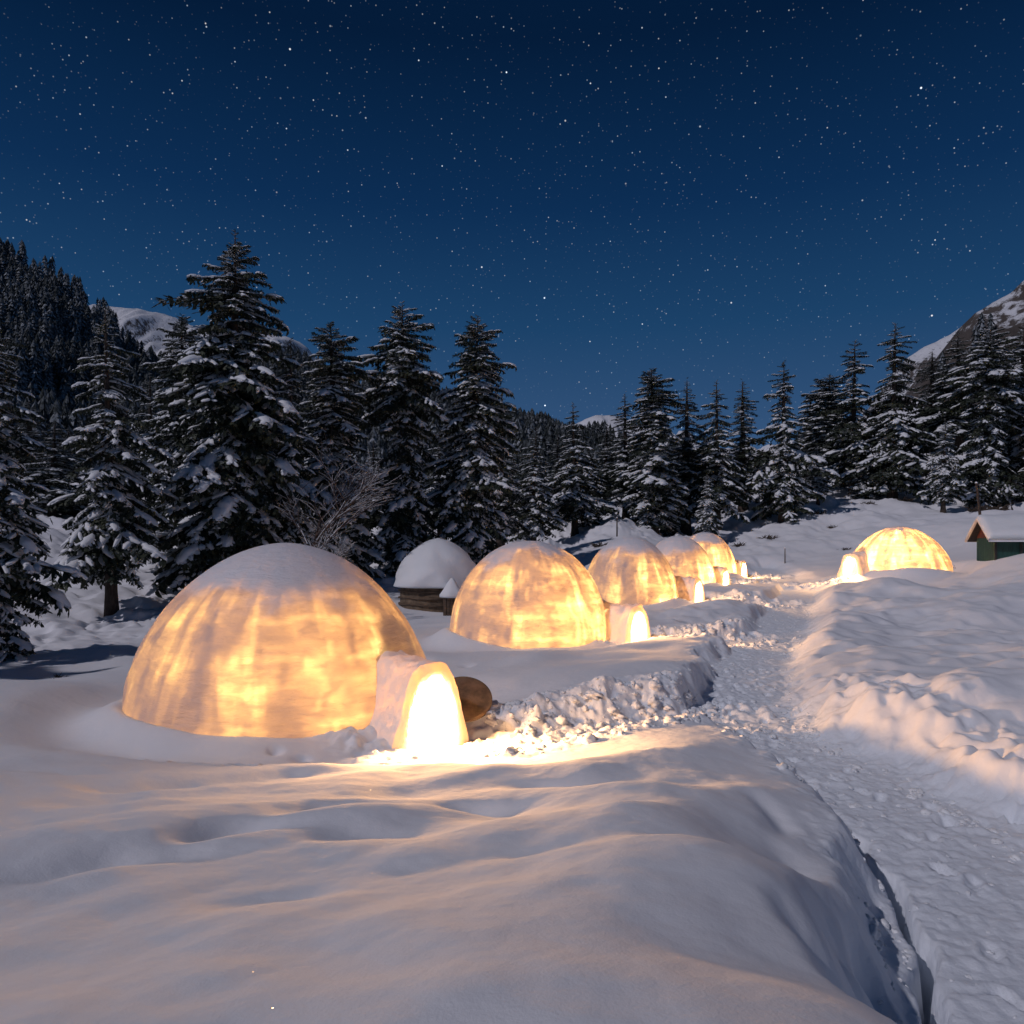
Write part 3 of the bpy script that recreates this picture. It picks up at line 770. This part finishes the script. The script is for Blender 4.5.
conifer('cone_b', 575, 62, 401, 30, 'pointed fir with white flecks above the third igloo')
conifer('cone_b', 533, 58, 426, 27, 'medium fir with pale left side right of the central pair')
conifer('narrow', 604, 72, 421, 22, 'slender fir just right of the pointed fir above the third igloo')
conifer('narrow', 556, 80, 432, 20, 'faint slender fir behind and left of the pointed fir')
conifer('bushy', 514, 66, 452, 22, 'low bushy fir right of the dense central fir')
conifer('cone_b', 590, 66, 446, 20, 'short fir filling the gap beside the pointed fir')
conifer('narrow', 626, 70, 391, 24, 'leftmost fir of the row on the right hand slope')
conifer('column', 653, 64, 367, 34, 'broad dark fir with its foot low on the snow, second in the right hand row')
conifer('narrow', 686, 67, 377, 28, 'narrow fir with a visible trunk, third in the right hand row')
conifer('cone_b', 717, 66, 379, 33, 'cone shaped fir with open lower boughs, fourth in the right hand row')
conifer('narrow', 743, 74, 378, 26, 'dark fir set back behind the right hand row')
conifer('cone_a', 783, 66, 359, 35, 'regular cone shaped fir standing alone in front, above the path')
conifer('narrow', 808, 84, 392, 22, 'small fir to the right of the lone cone shaped fir')
conifer('column', 828, 80, 374, 30, 'rounded fir left of the tall pair on the slope')
conifer('cone_a', 853, 75, 338, 36, 'tall fir, left one of the pair above the lone igloo')
conifer('cone_a', 892, 71, 322, 44, 'tallest fir on the right hand slope, above the lone igloo')
conifer('narrow', 932, 86, 349, 28, 'dark narrow fir right of the tallest fir on the slope')
conifer('cone_b', 960, 84, 330, 34, 'snow speckled fir against the rocky mountain')
conifer('waist', 984, 68, 326, 34, 'ragged fir with a bare lower trunk behind the shed')
conifer('bushy', 1018, 70, 318, 38, 'broad fir on the right edge behind the shed')
conifer('cone_b', 1062, 66, 330, 40, 'fir cut off by the right edge of the view')
conifer('sparse', 943, 64, 420, 20, 'small thin fir with open boughs on the open slope')
conifer('sparse', 818, 70, 448, 15, 'sapling fir with bare stem left of the tall pair')
conifer('bushy', 866, 72, 455, 16, 'little bushy fir at the foot of the tall pair')
conifer('sparse', 706, 62, 472, 13, 'sapling fir beneath the right hand row')
# rows further back
BACK = 'firs in the back rows between the nearer trees'
for i in range(44):
    px = rng.uniform(-60, 900 if i % 8 else 1110); d = rng.uniform(78, 125)
    base = CZ + 2
    hh = rng.uniform(9, 15)
    x, y = at(px, d); z = gz(x, y)
    top = HY - (z + hh - CZ) / d * F
    lim = np.interp(px, [0, 150, 350, 480, 560, 620, 700, 800, 900, 1024], [420, 430, 450, 465, 485, 480, 440, 435, 425, 415])
    if top < lim: top = lim + rng.uniform(0, 20)
    conifer(['cone_b', 'narrow', 'cone_a', 'column'][i % 4], px, d, top, rng.uniform(11, 17), 'dark distant fir in the back rows of the wood', BACK)

# ------------------------------------------------------------------ generic tube
def tube(V, Fc, pts, rads, K=6, cap=True):
    b = len(V); n = len(pts)
    prev = None
    for i in range(n):
        p = np.array(pts[i], float)
        t_ = np.array(pts[min(i + 1, n - 1)], float) - np.array(pts[max(i - 1, 0)], float); t_ /= np.linalg.norm(t_) + 1e-9
        ref = np.array([0, 0, 1.0]) if abs(t_[2]) < .9 else np.array([1.0, 0, 0])
        s1 = np.cross(t_, ref); s1 /= np.linalg.norm(s1); s2 = np.cross(t_, s1)
        for k in range(K):
            a = k / K * 6.283185
            V.append(p + (s1 * math.cos(a) + s2 * math.sin(a)) * rads[i])
    for i in range(n - 1):
        for k in range(K): Fc.append((b + i * K + k, b + i * K + (k + 1) % K, b + (i + 1) * K + (k + 1) % K, b + (i + 1) * K + k))

def bare_tree(px, d, h, seed, label, spread=.6, name='bare_tree'):
    r_ = random.Random(seed)
    x, y = at(px, d); z = gz(x, y)
    V, Fc, S, SFc = [], [], [], []
    def grow(p, dr, L, rad, lvl):
        n = 5; pts = [p]; rr = [rad]
        q = np.array(p, float); dv = np.array(dr, float)
        for i in range(n):
            dv = dv + np.array([r_.uniform(-.16, .16), r_.uniform(-.16, .16), r_.uniform(-.05, .10) if lvl < 3 else r_.uniform(-.12, .04)]); dv /= np.linalg.norm(dv)
            q = q + dv * L / n; pts.append(q.copy()); rr.append(rad * (1 - .6 * (i + 1) / n))
            if lvl < 3 and i >= (1 if lvl else 1):
                for _ in range(2 if lvl < 3 else 1):
                    if r_.random() < .85:
                        a = r_.uniform(0, 6.28); o_ = np.array([math.cos(a), math.sin(a), r_.uniform(-.1, .5)]) * spread * 1.2
                        nd = dv + o_; nd /= np.linalg.norm(nd)
                        grow(q, nd, L * r_.uniform(.45, .72), rad * .5, lvl + 1)
        tube(V, Fc, pts, rr, 5)
        if lvl >= 1:
            tube(S, SFc, [p_ + np.array([0, 0, rad * .9 + .008]) for p_ in pts[1:]], [max(.005, r * .55) for r in rr[1:]], 5)
    grow(np.array([0, 0, -.15]), np.array([r_.uniform(-.15, .15), 0, 1.0]), h * .62, h * .016, 0)
    o = root(name, (x, y, z), label, 'tree')
    link('branches', mesh_from('branches', np.array(V), [np.array(Fc)], M_TWIG), o)
    link('snow_cover', mesh_from('snow_cover', np.array(S), [np.array(SFc)], M_SNOW), o)
    return o
bare_tree(298, 32, 6.6, 5, 'bare leafless tree with snow lined twigs lit pink behind the largest igloo', .8)
bare_tree(333, 27.5, 3.0, 12, 'low bare bush with snow lined twigs right over the largest igloo', .8, 'bare_bush')

# ------------------------------------------------------------------ igloos
def dome_mesh(g, seed):
    R, H = g['R'], g['H']; p_, q_ = g['e']
    cx, cy = g['c']; da = math.atan2(g['dr'][1], g['dr'][0]); ox, oy = g['door'][0] - cx - math.cos(da) * g['tl'], g['door'][1] - cy - math.sin(da) * g['tl']
    NT_, NP = 220, 84
    a = np.linspace(0, 2 * math.pi, NT_, endpoint=False); s = np.linspace(0, 1, NP)
    t = np.sin(s * math.pi / 2)
    t = np.minimum(t, .9995)
    A, T = np.meshgrid(a, t)
    r = R * (1 - T ** p_) ** q_
    # slightly faceted by the staves, uneven by hand work
    ribs = np.abs(((A / (2 * math.pi) * 9 + seed * .3) % 1) - .5)
    r = r * (1 + .018 * (ribs - .25) * np.sin(T * math.pi) + .020 * fbm(np.cos(A) * 1.6 + 7 * seed, np.sin(A) * 1.6 + T * 2.5, 200 + seed, 3) + .014 * fbm(np.cos(A) * 4 + seed, np.sin(A) * 4 + T * 5, 220 + seed, 3) + .006 * fbm(np.cos(A) * 8 + seed, np.sin(A) * 8 + T * 9, 230 + seed, 3))
    z = H * T + H * (.03 * fbm(np.cos(A) * (1 - T) * 2 + seed, np.sin(A) * (1 - T) * 2, 240 + seed, 2)) * sst(.5, 1, T)
    x = r * np.cos(A); y = r * np.sin(A)
    z = z - .25 * (T < 1e-6)
    Vv = np.stack([x.ravel(), y.ravel(), z.ravel()], 1)
    ii = np.arange(NP * NT_).reshape(NP, NT_); jj = np.roll(ii, -1, 1)
    q = np.stack([ii[:-1].ravel(), jj[:-1].ravel(), jj[1:].ravel(), ii[1:].ravel()], 1)
    # doorway hole
    cen = Vv[q].mean(1)
    ux = cen[:, 0] - ox; uy = cen[:, 1] - oy
    u = ux * math.cos(da) + uy * math.sin(da); v = -ux * math.sin(da) + uy * math.cos(da)
    hole = (u > 0) & (np.abs(v) < .40) & (cen[:, 2] < 1.05)
    q = q[~hole]
    g['o'] = (ox, oy)
    top = len(Vv); Vv = np.concatenate([Vv, [[0, 0, z[-1].mean() + .002]]])
    last = ii[-1]; tri = np.stack([last, np.roll(last, -1), np.full(NT_, top)], 1)
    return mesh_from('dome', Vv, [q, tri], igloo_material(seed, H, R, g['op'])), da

def arch(w_, h_, n, sh=2.2):
    th = np.linspace(0, math.pi, n)
    c, s_ = np.cos(th), np.sin(th)
    return np.sign(c) * np.abs(c) ** .72 * w_ / 2 * (1 - .10 * s_), s_ ** .86 * h_

LAMP = (1.0, .57, .205)
def point(name, parent, loc, energy, radius, color=LAMP):
    l = bpy.data.lights.new(name, 'POINT'); l.energy = energy; l.color = color; l.shadow_soft_size = radius
    o = bpy.data.objects.new(name, l); COL.objects.link(o); o.parent = parent; o.location = loc
    return o

for i, g in enumerate(IG):
    cx, cy = g['c']
    o = root('igloo', (cx, cy, g['z']), g['cap'], 'igloo', 'igloos glowing from inside')
    me, da = dome_mesh(g, i + 1)
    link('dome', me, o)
    L = g['tl']; ox, oy = g['o']
    ca, sa = math.cos(da), math.sin(da)
    r0 = 0.0
    n = 64; K = 30
    ks = 1.0 if i == 0 else .95
    ow, oh, iw, ih = 1.30 * ks, 1.30 * ks, .80 * ks, 1.04 * ks
    if i == 0: oh, ih, ow, iw = 1.26, 1.00, 1.20, .80
    def ring(u, wv, hv, z0=-.25, jit=0.0, sd=0, fl_=0.0):
        yy, zz = arch(wv, hv, n)
        yy = yy + np.sign(yy) * fl_ * np.exp(-(zz / .34) ** 2)
        th = np.linspace(0, math.pi, n)
        k = 1 + jit * fbm(th * 2.2 + u * 2.1, np.full(n, u * 3.0 + sd), 300 + i, 3) + .055 * fbm(th * 3.5 + 4, np.full(n, u * 6.0 + sd * .4), 320 + i, 3)
        yy = yy * k; zz = np.where(np.arange(n) % (n - 1) == 0, z0, zz * k)
        return np.stack([ox + u * ca - yy * sa, oy + u * sa + yy * ca, zz], 1)
    us = np.linspace(r0, L, K)
    outer = []
    for k_, u in enumerate(us):
        f = (u - r0) / (L - r0)
        fl = 1 + .25 * (1 - f) ** 2 - .05 * math.sin(f * math.pi)
        outer.append(ring(u, ow * fl, oh * (1 + .10 * (1 - f) - .03 * math.sin(f * math.pi)), jit=.07, fl_=.42 - .32 * f))
    e1 = ring(L + .05, ow * .93, oh * .94, jit=.06, sd=1, fl_=.08); e2 = ring(L + .055, iw * 1.12, ih * 1.05, jit=.05, sd=2)
    inner = [ring(u, iw, ih, jit=.05, sd=3) for u in us[::-1]]
    def strip(rings):
        P = np.concatenate(rings); m_ = len(rings); ii = np.arange(m_ * n).reshape(m_, n)
        q = np.stack([ii[:-1, :-1].ravel(), ii[:-1, 1:].ravel(), ii[1:, 1:].ravel(), ii[1:, :-1].ravel()], 1)
        return P, q
    P, q = strip(outer)
    tun = link('entrance_tunnel', mesh_from('entrance_tunnel', P, [q], M_TUN), o)
    P, q = strip([outer[-1], e1, e2, inner[0]])
    link('doorway_rim', mesh_from('doorway_rim', P, [q], M_RIM), tun)
    P, q = strip(inner)
    link('inner_wall', mesh_from('inner_wall', P, [q], M_RIM), tun)
    # lamps the camp really burns: one in the room, one in the passage
    lo = g.get('lamp', (.55, -.55, .85))
    point('room_lamp', o, (ca * .95 + .1, sa * .95 - .25, .62), g['dome'], .14)
    point('passage_lamp', o, (ox + ca * (L - .10), oy + sa * (L - .10), .84), g['tun'], .20, (1.0, .51, .20))

# ------------------------------------------------------------------ snow hut behind igloo two
def lathe(prof, K, noise=0, seed=0, sq=(1, 1)):
    V = []; n = len(prof)
    for i, (r, z) in enumerate(prof):
        for k in range(K):
            a = k / K * 2 * math.pi
            f = 1 + noise * float(fbm(np.array([math.cos(a) * 1.5 + seed]), np.array([math.sin(a) * 1.5 + z]), 400 + seed, 3)[0])
            V.append((r * f * math.cos(a) * sq[0], r * f * math.sin(a) * sq[1], z))
    Fq = [(i * K + k, i * K + (k + 1) % K, (i + 1) * K + (k + 1) % K, (i + 1) * K + k) for i in range(n - 1) for k in range(K)]
    return np.array(V), np.array(Fq)
def merge(*parts):
    V = []; Fq = []; b = 0
    for v, f in parts: V.append(v); Fq.append(np.asarray(f) + b); b += len(v)
    return np.concatenate(V), np.concatenate(Fq)
def box(cx, cy, cz, sx, sy, sz):
    v = np.array([(x, y, z) for z in (-.5, .5) for x, y in ((-.5, -.5), (.5, -.5), (.5, .5), (-.5, .5))]) * (sx, sy, sz) + (cx, cy, cz)
    f = np.array([(3, 2, 1, 0), (4, 5, 6, 7), (0, 1, 5, 4), (1, 2, 6, 5), (2, 3, 7, 6), (3, 0, 4, 7)])
    return v, f
hx, hy = at(438, 33)
hz = gz(hx, hy)
hut = root('stone_hut', (hx, hy, hz), 'squat brown walled hut under a thick dome of snow behind the second igloo', 'hut')
v, f = lathe([(1.62, -.4), (1.62, .55), (1.60, .88), (1.4, 1.0)], 40, .05, 1)
link('wall', mesh_from('wall', v, [f], M_STONE), hut)
T_ = np.linspace(0, .999, 22)
prof = [(1.2, .92), (1.78, .86), (1.92, .90)] + [(1.92 * (1 - t ** 1.7) ** .62, .95 + 1.98 * t) for t in T_] 
v, f = lathe(prof, 56, .14, 2)
link('snow_roof', mesh_from('snow_roof', v, [f], M_SNOW), hut)
# horizontal poles laid in the wall
parts = []
for k, zz in enumerate((.15, .42, .70)):
    V_, F_ = [], []
    tube(V_, F_, [(1.66 * math.cos(a), 1.66 * math.sin(a), zz + .02 * math.sin(a * 5 + k)) for a in np.linspace(-3.1, .2, 26)], [.045] * 26, 6)
    parts.append((np.array(V_), np.array(F_)))
v, f = merge(*parts)
link('wall_poles', mesh_from('wall_poles', v, [f], M_WOOD), hut)
# small porch under a snow cone, to the front right
bx_, by_ = at(452, 30.8)
bz = gz(bx_, by_)
po = root('snow_capped_stack', (bx_, by_, bz), 'little wooden stump stack under a pointed cone of snow beside the hut', 'woodpile')
v, f = merge(*[box(.0 + dx, .02 * dx, .28, .12, .5, .95) for dx in (-.27, -.13, .01, .15, .29)])
link('planks', mesh_from('planks', v, [f], M_WOOD, smooth=False), po)
v, f = lathe([(.30, .70), (.48, .72), (.5, .82), (.36, 1.02), (.22, 1.24), (.10, 1.42), (.0, 1.5)], 24, .2, 5)
link('snow_cap', mesh_from('snow_cap', v, [f], M_SNOW), po)

# ------------------------------------------------------------------ wooden disc leaning by door one
dx_, dy_ = -.78, 12.42
disc = root('wooden_disc', (dx_, dy_, gz(dx_, dy_)), 'round brown wooden door lid leaning in the snow behind the largest igloo doorway', 'door lid')
disc.rotation_euler = (math.radians(38), math.radians(6), 0)
disc.location.z += .20; disc.scale = (1.2, 1.2, 1.0)
v, f = lathe([(0, -.035), (.36, -.035), (.385, -.02), (.385, .02), (.36, .035), (0, .035)], 48)
link('board', mesh_from('board', v, [f], M_WOOD, smooth=False), disc)
v, f = box(0, .02, -.047, .66, .08, .024)
link('batten', mesh_from('batten', v, [f], M_WOOD, smooth=False), disc)

# ------------------------------------------------------------------ shed on the right
sx, sy = at(1006, 38.5)
sz = gz(sx, sy) - .15
shed_scale = .88
shed = root('wooden_shed', (sx, sy, sz), 'small green walled wooden shed with red gable and thick snow on its roof', 'shed', rz=math.radians(-14))
shed.scale = (1, 1, shed_scale)
# local: x along the ridge, gable end at -x
Lh, Wd, wh, rh = 4.4, 2.6, 1.25, .95
def board_wall(x0, x1, y, z0, z1, n, t=.05):
    w_ = (x1 - x0) / n
    return merge(*[box(x0 + (k + .5) * w_, y + (.012 if k % 2 else 0), (z0 + z1) / 2, w_ - .006, t, z1 - z0) for k in range(n)])
v, f = board_wall(-.9, -.9 + Lh, -Wd / 2, -.3, wh, 26)
link('front_wall', mesh_from('front_wall', v, [f], M_GREEN, smooth=False), shed)
v, f = board_wall(-.9, -.9 + Lh, Wd / 2, -.3, wh, 26)
link('back_wall', mesh_from('back_wall', v, [f], M_GREEN, smooth=False), shed)
gp = []
for xg in (-.9, -.9 + Lh):
    for k in range(16):
        w_ = Wd / 16; yc = -Wd / 2 + (k + .5) * w_
        zt = wh + rh * (1 - abs(yc) / (Wd / 2))
        gp.append(box(xg + (.008 if k % 2 else 0), yc, (zt + wh) / 2 , .05, w_ - .006, zt - wh + .1))
for h_ in (gp[:16], gp[16:]):
    v, f = merge(*h_)
    link('gable', mesh_from('gable', v, [f], M_REDWOOD, smooth=False), shed)
v, f = merge(*[box(-.9 + (.008 if k % 2 else 0), -Wd / 2 + (k + .5) * Wd / 16, wh / 2 - .17, .05, Wd / 16 - .006, wh + .3) for k in range(16)])
link('side_wall', mesh_from('side_wall', v, [f], M_GREEN, smooth=False), shed)
for k in range(5):
    v, f = box(-.9 + k * 1.1, -Wd / 2 - .06, wh / 2 - .1, .10, .06, wh + .3)
    link('wall_post', mesh_from('wall_post', v, [f], M_DARKFRAME, smooth=False), shed)
def roof_layer(t0, t1, ov, rnd=0):
    xs = np.linspace(-.9 - ov, -.9 + Lh + ov, 40); ys = np.linspace(-Wd / 2 - ov, Wd / 2 + ov, 31)
    def zr(yv): return wh + rh * (1 - abs(yv) / (Wd / 2))
    Vt, Vb = [], []
    for xx in xs:
        for yv in ys:
            b = zr(yv) + t0
            e = min(1, (min(xx - xs[0], xs[-1] - xx, yv - ys[0], ys[-1] - yv) + .02) / .3) if rnd else 1
            e = math.sqrt(max(0, 1 - (1 - e) ** 2))
            soft = 0
            if rnd: soft = -.12 * math.exp(-(yv / .25) ** 2) + .12 * float(fbm(np.array([xx * .9]), np.array([yv * .9]), 501, 3)[0])
            Vb.append((xx, yv, b)); Vt.append((xx, yv, b + (t1 - t0 + soft) * e))
    n1, n2 = len(xs), len(ys)
    ii = np.arange(n1 * n2).reshape(n1, n2); N_ = n1 * n2
    q = np.stack([ii[:-1, :-1].ravel(), ii[1:, :-1].ravel(), ii[1:, 1:].ravel(), ii[:-1, 1:].ravel()], 1)
    sides = []
    for line in (ii[0], ii[-1], ii[:, 0], ii[:, -1]):
        sides.append(np.stack([line[:-1], line[1:], line[1:] + N_, line[:-1] + N_], 1))
    return np.array(Vt + Vb), np.concatenate([q, q[:, ::-1] + N_] + sides)
v, f = roof_layer(.0, .06, .34)
rf = link('roof', mesh_from('roof', v, [f], M_DARKFRAME, smooth=False), shed)
v, f = roof_layer(.065, .50, .44, 1)
link('roof_snow', mesh_from('roof_snow', v, [f], M_SNOW), rf)

# pole behind the shed and little posts
def pole(px, d, h, r, label, name='wooden_pole', lean=(0, 0)):
    x, y = at(px, d); z = gz(x, y)
    V_, F_ = [], []
    tube(V_, F_, [(0, 0, -.3), (lean[0] * .4, lean[1], h * .4), (lean[0], lean[1], h)], [r, r * .9, r * .75], 10)
    v = np.array(V_); n_ = len(v)
    v2, f2 = lathe([(r * .78, h - .01), (r * .95, h + .02), (r * .6, h + .07), (0, h + .09)], 10)
    o = root(name, (x, y, z), label, 'pole')
    link('shaft', mesh_from('shaft', v, [np.array(F_)], M_BARK), o)
    v2[:, 0] += lean[0]; v2[:, 1] += lean[1]
    link('snow_cap', mesh_from('snow_cap', v2, [f2], M_SNOW), o)
pole(984, 45, 3.9, .09, 'dark leaning pole rising behind the snowy shed roof', lean=(-.45, 0))
pole(617, 57, 1.5, .06, 'short thin post on the knoll above the third igloo')
pole(852, 43, .9, .06, 'short stub post left of the lone igloo', 'wooden_post')
pole(785, 52, 1.0, .04, 'thin stick standing in the open snow beyond the farthest igloo', 'wooden_post')

# ------------------------------------------------------------------ dry shrubs poking out of the slope
def shrub(px, d, s, seed, label):
    r_ = random.Random(seed)
    x, y = at(px, d); z = gz(x, y)
    V_, F_ = [], []
    for k in range(int(46)):
        a = r_.uniform(0, 6.28); el = r_.uniform(.15, 1.3); L = s * r_.uniform(.4, 1)
        b0 = np.array([r_.uniform(-.5, .5) * s, r_.uniform(-.4, .4) * s, -.05])
        d_ = np.array([math.cos(a) * math.cos(el), math.sin(a) * math.cos(el), math.sin(el) * .7])
        tube(V_, F_, [b0, b0 + d_ * L * .5, b0 + d_ * L + np.array([0, 0, -.1 * L])], [.035 * s, .03 * s, .008 * s], 4)
    o = tag(link('dry_shrub', mesh_from('dry_shrub', np.array(V_), [np.array(F_)], M_ROCKBROWN), None, (x, y, z)), label, 'shrub', 'dry shrubs poking through the snow')
for k, (px, d, s, lb) in enumerate([(846, 54, .55, 'small dark shrub in the open snow above the lone igloo'), (833, 62, .6, 'tiny dark shrub under the lone cone shaped fir shadow'),
        (975, 60, 1.3, 'brown scrub patch behind the pole'), (1000, 64, 1.6, 'wide brown scrub patch on the slope behind the shed'), (1018, 60, 1.3, 'brown scrub patch at the right edge above the shed'),
        (868, 68, 1.0, 'low scrub beneath the tall pair of firs'), (905, 69, .9, 'low scrub right of the tall pair of firs'), (820, 66, .9, 'low scrub left of the tall pair of firs'),
        (930, 74, 1.2, 'brown scrub among the trunks right of the tallest fir on the slope'), (1010, 78, 1.8, 'dark scrub high on the slope at the right edge'), (965, 80, 1.4, 'dark scrub high on the slope behind the ragged fir'), (902, 80, 1.2, 'scrub patch on the slope above the tallest fir foot'),
        (950, 41, .5, 'sparse twigs between the lone igloo and the shed'), (60, 17, .28, 'few dry stalks at the left edge of the snowfield'), (740, 60, .8, 'dark scrub at the foot of the right hand row'),
        (768, 61, .9, 'dark scrub left of the lone cone shaped fir'), (600, 52, .8, 'dark scrub on the knoll behind the third igloo'), (560, 47, .7, 'dark scrub behind the ribbed igloo')]):
    shrub(px, d, s, 60 + k, lb)

# ------------------------------------------------------------------ snow chunks thrown up beside the dug paths (nobody could count them)
def chunk(sub, r_):
    import bmesh
    bm = bmesh.new(); bmesh.ops.create_icosphere(bm, subdivisions=sub, radius=1)
    V_ = np.array([v.co[:] for v in bm.verts]); F_ = np.array([[v.index for v in f.verts] for f in bm.faces]); bm.free()
    V_ = V_ * (1 + .75 * fbm(V_[:, 0] * 1.7 + r_, V_[:, 1] * 1.7 + V_[:, 2] * 2.3, 600 + int(r_), 4, .6))[:, None]
    return V_, F_
CH = [chunk(3, k * 3.1) for k in range(5)]
def scatter_chunks(P, hw0, hw1, n, s0, s1, VV, FF, b):
    segs = [(np.array(a[:2]), np.array(c[:2])) for a, c in zip(P[:-1], P[1:])]
    ln = np.array([np.linalg.norm(c - a) for a, c in segs]); cs = ln / ln.sum()
    xs, ys = [], []
    for _ in range(n):
        k = rng.choice(len(segs), p=cs); a, c = segs[k]; t = rng.random()
        d = (c - a) / ln[k]; nr = np.array([-d[1], d[0]]); s_ = rng.choice([-1, 1]) * rng.uniform(hw0, hw1)
        p_ = a + (c - a) * t + nr * s_; xs.append(p_[0]); ys.append(p_[1])
    zs = terrain(np.array(xs), np.array(ys))[0]
    for x, y, z in zip(xs, ys, zs):
        s_ = s0 * (s1 / s0) ** (rng.random() ** 2.2)
        v, f = CH[rng.integers(5)]
        a = rng.uniform(0, 6.28); c_, q_ = math.cos(a), math.sin(a)
        vv = v * (rng.uniform(.8, 1.3), rng.uniform(.8, 1.3), rng.uniform(.55, .9)) * s_
        vv = np.stack([vv[:, 0] * c_ - vv[:, 1] * q_ + x, vv[:, 0] * q_ + vv[:, 1] * c_ + y, vv[:, 2] + z - s_ * .22], 1)
        VV.append(vv); FF.append(f + b); b += len(vv)
    return b
VV, FF, b = [], [], 0
b = scatter_chunks([(-.5, 11.5)] + [p_[:2] for p_ in BR[0][2:]], .30, 1.4, 800, .012, .12, VV, FF, b)
b = scatter_chunks([p_[:2] for p_ in BR[1][1:]], .3, 1.1, 300, .02, .14, VV, FF, b)
for B_ in BR[2:]: b = scatter_chunks([p_[:2] for p_ in B_[1:]], .3, 1.1, 80, .05, .18, VV, FF, b)
b = scatter_chunks([p_[:2] for p_ in PATH[1:7]], .0, 1.0, 260, .008, .026, VV, FF, b)
b = scatter_chunks([p_[:2] for p_ in PATH[1:8]], .62, .95, 420, .012, .07, VV, FF, b)
b = scatter_chunks([p_[:2] for p_ in PATH[4:11]], .1, 1.15, 420, .015, .075, VV, FF, b)
tag(link('snow_chunks', mesh_from('snow_chunks', np.concatenate(VV), [np.concatenate(FF)], M_SNOW)),
    'broken lumps of snow thrown up along the trampled paths', 'snow lumps', kind='stuff')
